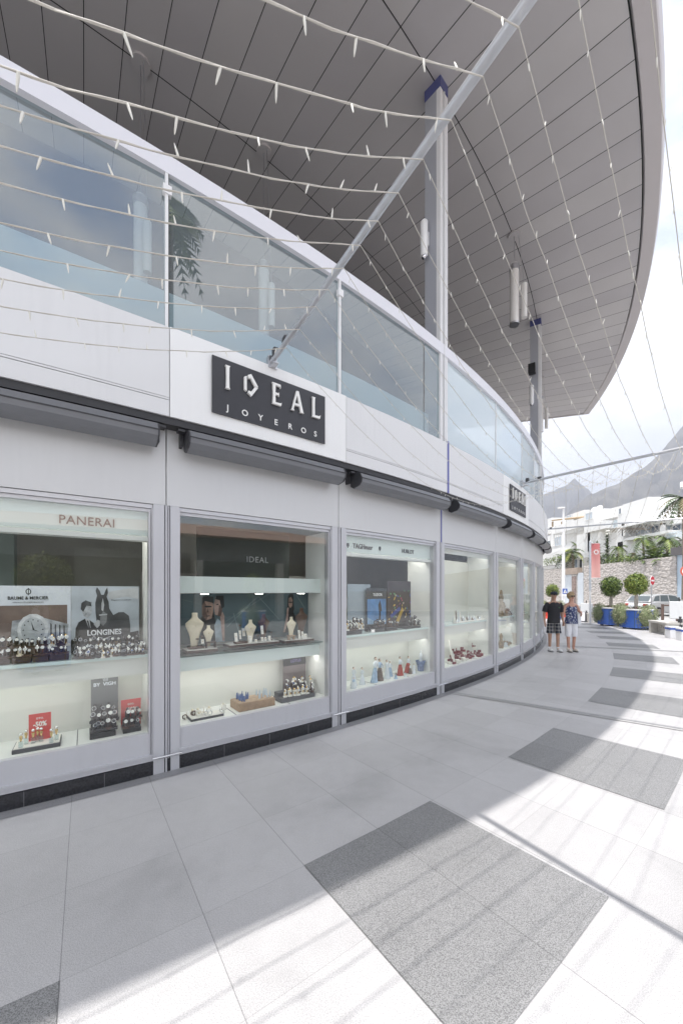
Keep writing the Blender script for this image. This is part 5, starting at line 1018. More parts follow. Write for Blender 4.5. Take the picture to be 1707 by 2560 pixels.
bush(wp(1372, 29, 5.2), .9, 1.2, 'bright green shrub above the far stone wall', 18, (1, 2, 0), 350); bush(wp(1393, 30, 5.4), .8, 1.3, 'leafy green shrub just left of the street lamp', 19, (1, 2, 2), 350); bush(wp(1366, 36, 8.8), .7, 1.6, 'dark conifer shrub at the shop corner', 20, (3, 0, 3), 300)
palm(onX(1712, HZ, 25) * 1 + Vector((0, 0, 0)) - Vector((0, 0, EYE)) , 8.4, 2.3, 26, 'tall shaggy palm cut by the right edge of the photo', seed=23, up=.5, droop=.9, cols=(3, 0, 5), wl=.22, tr=.2)
# tall slim palm trunk behind the woman
p = gp(1434, 1520); p.z = 0; t = thing('palm_tree', p, 'slim scaly palm trunk standing behind the woman', 'palm'); mb = MB(); h_ = onY(1, 1440, p.y).z
prof = []
for i in range(24): prof += [(.17, h_ * i / 24), (.21, h_ * (i + .7) / 24)]
mb.lathe(prof, p, 10); mb.build('trunk', mat('palm_scales', (.26, .20, .18), .9, 0, .4, 9), t)
# --- street furniture
WP = mat('lamp_white', (.78, .78, .78), .4)
p = onY(1407.5, HZ, 27); p.z = 0; H_ = onY(1, 1270, 27).z; t = thing('street_lamp', p, 'tall white street lamp with a flat head rising in front of the stone wall', 'street lamp')
mb = MB(); mb.tube([p, p + Vector((0, 0, H_ * .5)), p + Vector((0, 0, H_))], [.13, .10, .065], 12); mb.build('pole', WP, t); mb = MB(); mb.box((p.x - .38, p.y - .12, H_ - .06), (p.x + .07, p.y + .12, H_ + .06)); mb.build('head', WP, t, .03)
def signpost(nm, x, yt, Y, label): pass
p2 = p + Vector((.02, -.16, onY(1, 1477.5, 27).z)); t = thing('crossing_sign', p2, 'square blue pedestrian crossing sign with a white triangle on the street lamp', 'sign')
SB = mat('sign_blue', (.05, .11, .40), .4); SWm = mat('sign_white', (.82, .82, .82), .4); mb = MB(); mb.box((p2.x - .17, p2.y, p2.z - .2), (p2.x + .17, p2.y + .02, p2.z + .17)); mb.build('plate', SB, t)
M4 = frame(p2, (1, 0, 0), (0, 0, 1), (0, -1, 0)); mb = MB(); mb.prism([(-.13, -.14), (.13, -.14), (0, .13)], .001, .004, 0, M4); mb.build('triangle', SWm, t); mb = MB(); mb.prism([(-.04, -.11), (0, .05), (.045, -.11), (.02, -.11), (0, -.03), (-.02, -.11)], .005, .007, 0, M4); mb.build('walking_figure', BLACK, t); mb = MB(); mb.box((p2.x - .17, p2.y, p2.z - .33), (p2.x + .17, p2.y + .02, p2.z - .22)); mb.build('text_plate', SWm, t)
# banner
p = gp(1474, 1558); t = thing('banner_pole', p, 'tall pole wrapped in rope light carrying the faded red banner', 'pole'); H_ = onY(1, 1352, p.y).z; mb = MB(); mb.tube([p, p + Vector((0, 0, H_))], .045, 10); mb.build('pole', WP, t)
mb = MB(); n = 260; mb.tube([p + Vector((.048 * math.cos(i * .9), .048 * math.sin(i * .9), 1.7 + (H_ - 1.72) * i / n)) for i in range(n)], .018, 5); mb.build('rope_light', mat('rope_light', (.42, .47, .54), .4), t)
z0, z1 = onY(1, 1445, p.y).z, onY(1, 1360, p.y).z; wv = .45
mb = MB(); mb.tube([p + Vector((-.38, 0, z0)), p + Vector((.55, 0, z0))], .014, 6); mb.build('arm', WP, t); mb = MB(); mb.tube([p + Vector((0, 0, z1 + .04)), p + Vector((.55, 0, z1 + .04))], .014, 6); mb.build('arm', WP, t)
t = thing('banner', p + Vector((.06, 0, z0)), 'hanging banner fading from red at the top to pink, with a white ring emblem', 'banner')
def cloth(zz0, zz1, m_):
    mb = MB(); n = 10; vs = []
    for j in range(7):
        for i in range(n + 1): u = i / n; vs.append(p + Vector((.07 + wv * u, .03 * math.sin(u * 5 + j * .3), zz0 + (zz1 - zz0) * j / 6)))
    mb.add(vs, [(j * (n + 1) + i, j * (n + 1) + i + 1, (j + 1) * (n + 1) + i + 1, (j + 1) * (n + 1) + i) for j in range(6) for i in range(n)], 0, True); return mb
RB = bpy.data.materials.new('banner_cloth'); RB.use_nodes = True; tt_ = RB.node_tree; c_ = N(tt_, 'ShaderNodeTexCoord'); s_ = N(tt_, 'ShaderNodeSeparateXYZ'); r_ = N(tt_, 'ShaderNodeValToRGB'); tt_.links.new(c_.outputs['Generated'], s_.inputs[0]); tt_.links.new(s_.outputs[2], r_.inputs[0]); tt_.links.new(r_.outputs[0], tt_.nodes['Principled BSDF'].inputs['Base Color'])
r_.color_ramp.elements[0].color = (.74, .40, .37, 1); r_.color_ramp.elements[0].position = .2; r_.color_ramp.elements[1].color = (.56, .17, .17, 1); r_.color_ramp.elements[1].position = .9; tt_.nodes['Principled BSDF'].inputs['Roughness'].default_value = .7
cloth(z0 + .02, z1 + .03, RB).build('cloth', RB, t)
c = p + Vector((.07 + wv * .48, -.05, z0 + (z1 - z0) * .76)); mb = MB()
for k in range(8):
    a0 = k * math.pi / 4; q = [c + Vector((rr_ * math.cos(a), 0, rr_ * math.sin(a))) for a in (a0 + .08, a0 + .4, a0 + .7) for rr_ in (.075, .13)]; mb.add(q, [(0, 1, 3, 2), (2, 3, 5, 4)])
mb.build('ring_emblem', SWm, t)
# no entry sign
Yn = 22.0; p = onY(1629, 1451.5, Yn); t = thing('no_entry_sign', (p.x, p.y, 0), 'round red no-entry sign seen at an angle in front of the stone wall', 'sign'); mb = MB(); mb.tube([(p.x, p.y + .05, 0), (p.x, p.y + .05, p.z + .28)], .03, 8); mb.build('post', STEEL, t)
nn = Vector((.49, -.86, 0)).normalized(); u = Vector((-nn.y, nn.x, 0)); M4 = frame(p, (u.x, u.y, 0), (0, 0, 1), (nn.x, nn.y, 0)); M4 = frame(p, -u if u.x < 0 else u, (0, 0, 1), nn)
mb = MB(); mb.prism(ell(0, 0, .27, .27, 24), .0, .02, 0, M4); mb.build('disc_edge', SWm, t, fix=True); mb = MB(); mb.prism(ell(0, 0, .25, .25, 24), .021, .026, 0, M4); mb.build('red_disc', mat('sign_red', (.55, .03, .05), .4), t, fix=True); mb = MB(); mb.prism([(-.18, -.045), (.18, -.045), (.18, .045), (-.18, .045)], .027, .032, 0, M4); mb.build('white_bar', SWm, t, fix=True)
p = onY(1712, 1428, 20); t = thing('round_sign', (p.x, p.y, 0), 'orange-red round sign cut by the right edge in front of the blue garage door', 'sign'); mb = MB(); mb.tube([(p.x, p.y + .05, 0), (p.x, p.y + .05, p.z + .2)], .03, 8); mb.build('post', STEEL, t); M4 = frame(p, (1, 0, 0), (0, 0, 1), (0, -1, 0)); mb = MB(); mb.prism(ell(0, 0, .28, .28, 24), 0, .02, 0, M4); mb.build('disc', mat('sign_orange', (.62, .12, .07), .4), t, fix=True); mb = MB(); mb.prism(ell(0, 0, .19, .19, 24), .021, .025, 0, M4); mb.build('centre', SWm, t, fix=True)
# info boards
def board(x, y, ys0, ys1, label, w_=.55):
    p = gp(x, y); t = thing('information_board', p, label, 'sign'); za, zb = onY(1, ys1, p.y).z, onY(1, ys0, p.y).z
    mb = MB(); mb.box((p.x - .05, p.y - .05, 0), (p.x + .05, p.y + .05, za + .1)); mb.build('post', DKGREY, t); mb = MB(); mb.box((p.x - .22, p.y - .14, 0), (p.x + .22, p.y + .14, .05)); mb.build('foot', DKGREY, t)
    mb = MB(); M4 = Matrix.Translation((p.x, p.y, za)) @ Matrix.Rotation(R_(-38), 4, 'Z') @ Matrix.Rotation(R_(-14), 4, 'X'); mb.obox(M4, (-w_ / 2, -.05, 0), (w_ / 2, 0, zb - za)); mb.build('panel', mat('board_grey_white', (.62, .63, .64), .4), t, .02); mb = MB(); mb.obox(M4, (-.04, -.04, zb - za), (.0, 0, zb - za + .16)); mb.build('bracket', BLACK, t)
board(1465, 1555, 1508, 1531, 'small pale slanted board on a dark post left of the banner pole', .55); board(1699, 1590, 1503, 1548, 'large pale slanted board on a dark post at the right edge', .62)
# benches and stools
BEN = mat('bench_concrete', (.52, .50, .46), .75, 0, .1, 10, .1, 60)
def bench(p, L_, rz, label):
    t = thing('concrete_bench', (p.x, p.y, 0), label, 'bench', 'concrete benches'); Mx = Matrix.Translation((p.x, p.y, 0)) @ Matrix.Rotation(rz, 4, 'Z')
    mb = MB(); mb.obox(Mx, (0, 0, .42), (L_, .62, .50)); mb.build('seat', BEN, t, .015)
    for x in (0.02, L_ - .16):
        mb = MB(); mb.obox(Mx, (x, .02, 0), (x + .14, .60, .42)); mb.build('leg', BEN, t, .01)
    mb = MB(); mb.obox(Mx, (.16, .27, .08), (L_ - .16, .35, .20)); mb.obox(Mx, (.16, .27, .32), (L_ - .16, .35, .42)); n = int((L_ - .3) / .16)
    for k in range(n + 1): x = .16 + (L_ - .32 - .07) * k / n; mb.obox(Mx, (x, .27, .20), (x + .07, .35, .32))
    mb.build('slotted_rail', BEN, t)
b = gp(1618.5, 1580); b2 = gp(1659, 1588.5); bench(b, (b2 - b).length + .12, math.atan2(b2.y - b.y, b2.x - b.x), 'pale concrete bench with a row of slots beside the nearer blue planter')
bench(gp(1475.5, 1557), .62, R_(-8), 'smaller far concrete bench with slots at the foot of the banner pole')
def stool(p, label):
    t = thing('concrete_stool', (p.x, p.y, 0), label, 'stool', 'white stools with a blue band'); M4 = Matrix.Translation((p.x, p.y, 0)) @ Matrix.Rotation(R_(-14), 4, 'Z')
    mb = MB(); mb.obox(M4, (0, 0, 0), (.33, .33, .31)); mb.build('base', WHITE, t, .01); mb = MB(); mb.obox(M4, (-.006, -.006, .312), (.336, .336, .37)); mb.build('blue_band', SB, t, .004); mb = MB(); mb.obox(M4, (0, 0, .372), (.33, .33, .42)); mb.build('top', WHITE, t, .008)
stool(gp(1674, 1596), 'white cube stool with a blue band in front of the bench'); stool(gp(1702, 1602), 'white cube stool with a blue band cut by the right edge')
# wooden fence rails beside the road
DW = mat('brown_wood_rail', (.13, .085, .07), .7, 0, .2, 10)
def fence(pts, label, h=.95):
    t = thing('wooden_railing', pts[0], label, 'railing'); 
    for p in pts: mb = MB(); mb.tube([p, p + Vector((0, 0, h))], .07, 8); mb.build('post', DW, t)
    for a, b_ in zip(pts, pts[1:]): mb = MB(); mb.tube([a + Vector((0, 0, h * .93)), b_ + Vector((0, 0, h * .93))], .045, 7); mb.build('rail', DW, t)
fence([gp(1655, 1553), gp(1692, 1553), gp(1745, 1553)], 'dark brown wooden railing behind the near concrete bench')
fence([gp(1478, 1540), gp(1493, 1540)], 'pair of dark brown wooden posts behind the far bench', .8)
# red barriers
RBm = mat('barrier_red', (.62, .06, .035), .4, 0, .06, 5)
for k, (x, y, lb) in enumerate(((1349, 1546, 'red plastic road barrier at the left of the man'), (1362, 1550, 'red plastic road barrier behind the man\'s left side'), (1400, 1546, 'red plastic road barrier between the man and the woman'))):
    p = gp(x, y); t = thing('road_barrier', p, lb, 'barrier', 'red road barriers'); mb = MB(); mb.prism([(-.26, 0), (.26, 0), (.26, .12), (.17, .22), (.15, .66), (-.15, .66), (-.17, .22), (-.26, .12)], -.35, .35, 0, frame(p, (0, 1, 0), (0, 0, 1), (1, 0, 0))); mb.build('body', RBm, t, .02, fix=True); mb = MB(); mb.box((p.x - .36, p.y - .27, .0), (p.x + .36, p.y + .27, .09)); mb.build('foot', SWm, t, .01)
# --- topiary planters
PB = mat('planter_blue', (.045, .12, .44), .4, 0, .08, 5); PG = mat('planter_groove', (.06, .10, .08), .6); IVY = [mat('ivy%d' % i, c, .7, 0, .2, 9) for i, c in enumerate([(.20, .24, .12), (.28, .31, .18), (.36, .34, .23)])]
def leafball(mb, c, rx, rz, n, ls, r, shell=.86):
    for i in range(n):
        u = Vector((r.gauss(0, 1), r.gauss(0, 1), r.gauss(0, 1))).normalized(); lump = 1 + .05 * math.sin(u.x * 9 + u.z * 7) + .04 * math.sin(u.y * 11 + 2)
        u2 = u * r.uniform(shell, 1.06) * lump; b = c + Vector((u2.x * rx, u2.y * rx, u2.z * rz)); a = (Vector((r.gauss(0, 1), r.gauss(0, 1), r.gauss(0, 1))) + u * .7).normalized() * ls; q = a.cross(u)
        if q.length < 1e-4: continue
        q = q.normalized() * ls * .42; mb.add([b - a * .4, b + q, b + a * .7, b - q], [(0, 1, 2, 3)], r.choice((0, 0, 1, 1, 2)))
def topiary(p, s, label, label2, seed, cr=.50, hz=2.02, n=2600, planter=True, dense=True, cols=(1, 2, 4)):
    r = random.Random(seed); p = Vector((p.x, p.y, 0)); t = thing('planter', p, label, 'planter', 'blue planters with clipped trees')
    if planter:
        W = .50 * s; k = .15 * s; oc = [(-W + k, -W), (W - k, -W), (W, -W + k), (W, W - k), (W - k, W), (-W + k, W), (-W, W - k), (-W, -W + k)]; M4 = Matrix.Translation(p) @ Matrix.Rotation(R_(14), 4, 'Z')
        mb = MB(); mb.prism(oc, .07, .84, 0, M4); mb.build('box', PB, t, .006, fix=True); mb = MB(); mb.prism([(x * 1.03, y * 1.03) for x, y in oc], .842, .89, 0, M4); mb.build('rim', WHITE, t, .006, fix=True)
        for sx_ in (-1, 1):
            for sy_ in (-1, 1): mb = MB(); mb.obox(M4, (sx_ * (W - .2) - .05, sy_ * (W - .2) - .05, 0), (sx_ * (W - .2) + .05, sy_ * (W - .2) + .05, .07)); mb.build('foot', DKGREY, t)
        for f in range(4): mb = MB(); M5 = M4 @ Matrix.Rotation(f * math.pi / 2, 4, 'Z'); [mb.obox(M5, (x - .012, -W - .004, .09), (x + .012, -W + .01, .83)) for x in (-W + k + .02, W - k - .02)]; mb.build('corner_groove', PG, t)
        mb = MB(); mb.prism([(x * .96, y * .96) for x, y in oc], .86, .885, 0, M4)
        for a_, tz in ((-1.62, .56), (2.75, .60), (-.15, .62)):
            cx2 = p + Vector((math.cos(a_) * W * 1.02, math.sin(a_) * W * 1.02, tz)); leafball(mb, cx2, .36 * s, .50, 1700, .042, r, .75)
            mb.ball(tuple(cx2), .28 * s, 8, 0, 1, 1, 1.45)
        mb.build('trailing_plants', IVY, t)
        mb = MB(); leafball(mb, p + Vector((0, 0, .92)), W * .8, .10, 260, .05, r, .3); mb.build('bedding_plants', [mat('bedding_red', (.16, .05, .05), .7), GR[0], mat('bedding_yellow', (.5, .38, .05), .6)] if False else [mat('bedding_red', (.16, .05, .05), .7), GR[3], GR[0]], t)
    t2 = thing('topiary_tree', p + Vector((0, 0, .88 if planter else 0)), label2, 'tree', 'round clipped trees')
    mb = MB(); zb = .87 if planter else .0; mb.tube([p + Vector((0, 0, zb)), p + Vector((.02, .01, 1.2)), p + Vector((-.015, 0, hz - cr * .4))], [.085, .06, .07], 9)
    for q in range(3): mb.tube([p + Vector((.03 * math.cos(q * 2.1), .03 * math.sin(q * 2.1), zb)), p + Vector((.06 * math.cos(q * 2.1 + 1), .06 * math.sin(q * 2.1 + 1), 1.15)), p + Vector((.03 * math.cos(q * 2.1 + 2), .03 * math.sin(q * 2.1 + 2), hz - cr * .6))], [.035, .028, .04], 6)
    mb.build('trunk', mat('pale_trunk', (.40, .36, .32), .85, 0, .3, 20), t2)
    mb = MB(); mb.ball((p.x, p.y, hz), cr * .78, 12, 3, 1, 1, 1.1); leafball(mb, Vector((p.x, p.y, hz)), cr, cr * 1.12, n, .062, r, .78); mb.build('crown', [GR[c] for c in cols] + [GR[3]], t2)
topiary(gp(1589, 1572), 1.0, 'nearer blue octagonal planter with trailing grey-green plants beside the bench', 'larger sunlit round clipped tree in the nearer blue planter', 31, cr=.425, hz=2.0, n=3000)
topiary(gp(1526, 1564), .92, 'farther blue planter with trailing plants left of the nearer one', 'slightly smaller round clipped tree in the farther blue planter', 32, cr=.43, hz=1.90, cols=(0, 1, 2))
topiary(gp(1380, 1547), .9, 'far planter hidden behind the man', 'round clipped tree behind the man\'s head', 33, cr=.36, hz=1.70, n=1300, cols=(1, 2, 4)); topiary(gp(1337, 1547), .9, 'far planter at the shop corner', 'round clipped tree half hidden by the shop corner', 34, cr=.36, hz=1.66, n=1200)
topiary(Vector((.55, -2.4, 0)), .8, 'planter standing behind the photographer, seen in the shop glass', 'round clipped tree behind the photographer, mirrored in the leftmost window', 35, cr=.50, hz=1.9); topiary(Vector((-1.2, -3.6, 0)), .8, 'second planter behind the photographer', 'second round clipped tree mirrored faintly in the leftmost window', 36, cr=.45, hz=1.85, n=1500); topiary(Vector((9.5, -1.5, 0)), .8, 'planter by the arcade opposite the shop', 'round clipped tree by the arcade opposite the shop', 37, cr=.45, hz=1.9, n=1300)
palm(Vector((4.9, -1.9, 0)), 12.8, 1.55, 26, 'tall palm behind the photographer, mirrored in the balcony glass', seed=40, up=.5, droop=1.3, cols=(0, 1, 2), wl=.3, tr=.16)
# --- car
def car(p, rz, label, colr):
    t = thing('parked_car', (p.x, p.y, 0), label, 'car'); Mx = Matrix.Translation((p.x, p.y, 0)) @ Matrix.Rotation(rz, 4, 'Z'); CP = mat('car_paint%s' % str(colr), colr, .25, .3, coat=.6)
    body = [(-2.05, .32), (-2.12, .55), (-2.08, .82), (-1.7, .90), (-1.25, .96), (1.5, .97), (2.0, .90), (2.12, .75), (2.15, .45), (2.05, .30)]; W = .86
    def side(poly_, y): return [(x, y, z) for x, z in poly_]
    mb = MB(); n = len(body); vs = side([(x * .98, z) for x, z in body], -W) + side(body, -W * .93) + side(body, W * .93) + side([(x * .98, z) for x, z in body], W)
    vs = [(x, y if abs(y) < W - .001 else y, z) for x, y, z in vs]; k = n
    fs = [(j * k + i, j * k + (i + 1) % k, (j + 1) * k + (i + 1) % k, (j + 1) * k + i) for j in range(3) for i in range(k)] + [tuple(range(k - 1, -1, -1)), tuple(range(3 * k, 4 * k))]
    mb.add([Mx @ Vector(v) for v in vs], fs, 0, False); mb.build('body', CP, t, .03, fix=True)
    roof = [(-1.30, .965), (-.60, 1.38), (-.1, 1.47), (1.0, 1.47), (1.55, 1.36), (1.95, .965)]; k = len(roof); vs = []
    for y in (-.80, .80):
        for x, z in roof: vs.append(Mx @ Vector((x, y * (1 - (z - .96) * .28), z)))
    mb = MB(); mb.add(vs, [tuple(range(k)), tuple(range(2 * k - 1, k - 1, -1))] + [(i, (i + 1) % k, k + (i + 1) % k, k + i) for i in range(k)]); mb.build('cabin', CP, t, .02, fix=True)
    CG = mat('car_glass', (.10, .12, .13), .06)
    for sy_ in (-1, 1):
        for a, b_ in (((-1.12, .98), (-.55, 1.36)), ((.42, .98), (.42, 1.38))):
            pass
        for poly_ in ([(-1.08, .99), (-.52, 1.34), (-.08, 1.40), (.12, 1.40), (.12, .99)], [(.20, .99), (.20, 1.40), (.86, 1.40), (.98, .99)], [(1.05, 1.02), (.95, 1.38), (1.35, 1.33), (1.62, 1.02)]):
            mb = MB(); q = [Mx @ Vector((x, sy_ * (.80 * (1 - (z - .96) * .28) + .006), z)) for x, z in poly_]; mb.add(q, [tuple(range(len(q)))]); mb.build('side_window', CG, t)
    for xa, xb, za, zb_ in ((-1.24, -.66, .99, 1.34), (1.90, 1.60, 1.0, 1.34)):
        mb = MB(); o_ = -.012 if xa < 0 else .012; q = [Mx @ Vector((xa + o_ * 1.5, -.70, za + .012)), Mx @ Vector((xa + o_ * 1.5, .70, za + .012)), Mx @ Vector((xb + o_ * 1.5, .62, zb_ + .012)), Mx @ Vector((xb + o_ * 1.5, -.62, zb_ + .012))]; mb.add(q, [(0, 1, 2, 3)]); mb.build('windscreen', CG, t)
    for x in (-1.32, 1.30):
        for y in (-.84, .84):
            M5 = Mx @ Matrix.Translation((x, y, .32)) @ Matrix.Rotation(math.pi / 2, 4, 'X'); mb = MB(); mb.lathe([(.27, -.10), (.32, -.08), (.32, .08), (.27, .10)], (0, 0, 0), 18, M4=M5); wv_ = mb.build('wheel', BLACK, t); mb = MB(); mb.lathe([(.19, -.112), (.17, -.105), (.17, .105), (.19, .112)], (0, 0, 0), 14, M4=M5); mb.build('rim', STEEL, wv_)
    for y in (-.62, .62):
        mb = MB(); mb.obox(Mx, (-2.14, y - .16, .62), (-2.05, y + .16, .76)); mb.build('headlight', SWm, t, .02); mb = MB(); mb.obox(Mx, (2.06, y - .12, .66), (2.15, y + .12, .84)); mb.build('tail_light', mat('tail_red', (.4, .02, .02), .2), t, .02)
    for y in (-.93, .93): mb = MB(); mb.obox(Mx, (-.85, y - .06, .95), (-.70, y + .06, 1.06)); mb.build('mirror', CP, t, .02)
car(Vector((21.9, 26.3, 0)), R_(196), 'pale silver parked car in front of the stone wall behind the planters', (.60, .61, .62))
car(Vector((20.2, 19.0, 0)), R_(100), 'silver car at the right edge behind the slanted board', (.45, .47, .50))
# security camera and its mast near the right edge
p = onY(1702, 1214, 14); t = thing('security_camera', (p.x + .5, p.y, 0), 'white tubular security camera on a mast at the right edge of the photo', 'security camera')
mb = MB(); mb.tube([(p.x + .5, p.y, 0), (p.x + .5, p.y, p.z + .5)], .05, 10); mb.build('mast', WP, t); mb = MB(); mb.tube([p + Vector((-.09, -.12, -.12)), p + Vector((.10, .1, .12))], .055, 12); mb.build('camera_body', WP, t); mb = MB(); mb.tube([p + Vector((.05, .05, .02)), p + Vector((.5, 0, -.1))], .018, 6); mb.build('arm', WP, t)

# --- arcade building opposite, seen only mirrored in the glass
arc = thing('arcade_building', (14, -10, 0), 'long arcade with a terracotta tiled roof across the plaza, mirrored in the shop windows', 'building')
A_, B_ = Vector((2.5, -15.5, 0)), Vector((20, 0.5, 0)); ua = (B_ - A_).normalized(); na = Vector((-ua.y, ua.x, 0)); MA = Matrix(((ua.x, -na.x, 0, A_.x), (ua.y, -na.y, 0, A_.y), (0, 0, 1, 0), (0, 0, 0, 1))); LA = (B_ - A_).length
ROOFT = bpy.data.materials.new('terracotta_tiles'); ROOFT.use_nodes = True; tt_ = ROOFT.node_tree; c_ = N(tt_, 'ShaderNodeTexCoord'); wv_ = N(tt_, 'ShaderNodeTexBrick'); wv_.inputs['Scale'].default_value = 4; wv_.inputs['Color1'].default_value = (.62, .38, .28, 1); wv_.inputs['Color2'].default_value = (.74, .50, .38, 1); wv_.inputs['Mortar'].default_value = (.30, .17, .12, 1); wv_.inputs['Mortar Size'].default_value = .05; tt_.links.new(c_.outputs['Object'], wv_.inputs[0]); tt_.links.new(wv_.outputs[0], tt_.nodes['Principled BSDF'].inputs['Base Color'])
mb = MB(); mb.obox(MA, (-6, 4.4, 0), (LA + 2, 8, 4.5)); mb.build('back_wall', mat('arcade_back', (.10, .095, .085), .6, 0, .3, .5), arc)
mb = MB(); mb.obox(MA, (-6, 0, 3.3), (LA + 2, .3, 4.5)); mb.build('front_beam', mat('arcade_beam', (.12, .125, .13), .6), arc)
mb = MB(); vs = [MA @ Vector(v) for v in ((-7, -.8, 4.55), (LA + 2.6, -.8, 4.55), (LA - 3, 5, 6.0), (-3, 5, 6.0), (-7, 9, 4.55), (LA + 2.6, 9, 4.55))]; mb.add(vs, [(0, 1, 2, 3), (3, 2, 5, 4), (1, 5, 2), (0, 3, 4), (4, 5, 1, 0)]); mb.build('tiled_roof', ROOFT, arc)
for k in range(7): mb = MB(); x = -5 + k * 4.6; mb.obox(MA, (x, 0, 0), (x + .4, .4, 3.3)); mb.build('column', mat('arcade_column', (.52, .50, .45), .7), arc)
for k in range(6): mb = MB(); x = -3.8 + k * 4.6; mb.obox(MA, (x, 4.3, .4), (x + 3, 4.39, 2.7)); mb.build('shop_window', mat('arcade_glass', (.12, .15, .15), .1), arc)
Mt = MA @ Matrix(((1, 0, 0, 0), (0, 0, -1, 0), (0, 1, 0, 0), (0, 0, 0, 1)))
for tx_, x, z, s_ in (('PLAZA', 8.0, 4.15, .55), ('DEL DUQUE', 8.3, 3.6, .5)): textmesh(tx_, s_, MA @ Matrix.Translation((x, -.03, z)) @ Matrix.Rotation(math.pi / 2, 4, 'X'), BLACK, 'lettering', arc, .01, bold=.01)
# canopy white van-height building further right for the far windows
# --- haze
hz_ = bpy.data.materials.new('haze'); hz_.use_nodes = True; tt_ = hz_.node_tree; tt_.nodes.clear(); o_ = N(tt_, 'ShaderNodeOutputMaterial'); pv = N(tt_, 'ShaderNodeVolumePrincipled'); pv.inputs['Color'].default_value = (.80, .86, 1.0, 1); pv.inputs['Density'].default_value = .0006; pv.inputs['Anisotropy'].default_value = .2; tt_.links.new(pv.outputs[0], o_.inputs['Volume'])
mb = MB(); mb.box((-500, -200, -1.06), (3400, 2300, 760)); o = mb.build('haze', hz_); tag(o, kind='stuff')
# ================================================================ the two walkers
def skinned(name, verts, edges, rad, m_, parent, root=0, sub=2, smooth=True):
    me = bpy.data.meshes.new(name); me.from_pydata([Vector(v) for v in verts], edges, []); o = bpy.data.objects.new(name, me); COL.objects.link(o)
    sk_ = o.modifiers.new('s', 'SKIN'); sk_.use_smooth_shade = True
    if not me.skin_vertices: 
        bpy.context.view_layer.objects.active = o
    for i, r in enumerate(rad):
        r = r if isinstance(r, tuple) else (r, r); me.skin_vertices[0].data[i].radius = r; me.skin_vertices[0].data[i].use_root = (i == root)
    sb = o.modifiers.new('u', 'SUBSURF'); sb.levels = sub; sb.render_levels = sub
    dg = bpy.context.evaluated_depsgraph_get(); nm = bpy.data.meshes.new_from_object(o.evaluated_get(dg)); bpy.data.objects.remove(o)
    nm.name = name; nm.materials.clear(); nm.materials.append(m_); n = bpy.data.objects.new(name, nm); COL.objects.link(n); n.parent = parent
    for pl in nm.polygons: pl.use_smooth = smooth
    return n
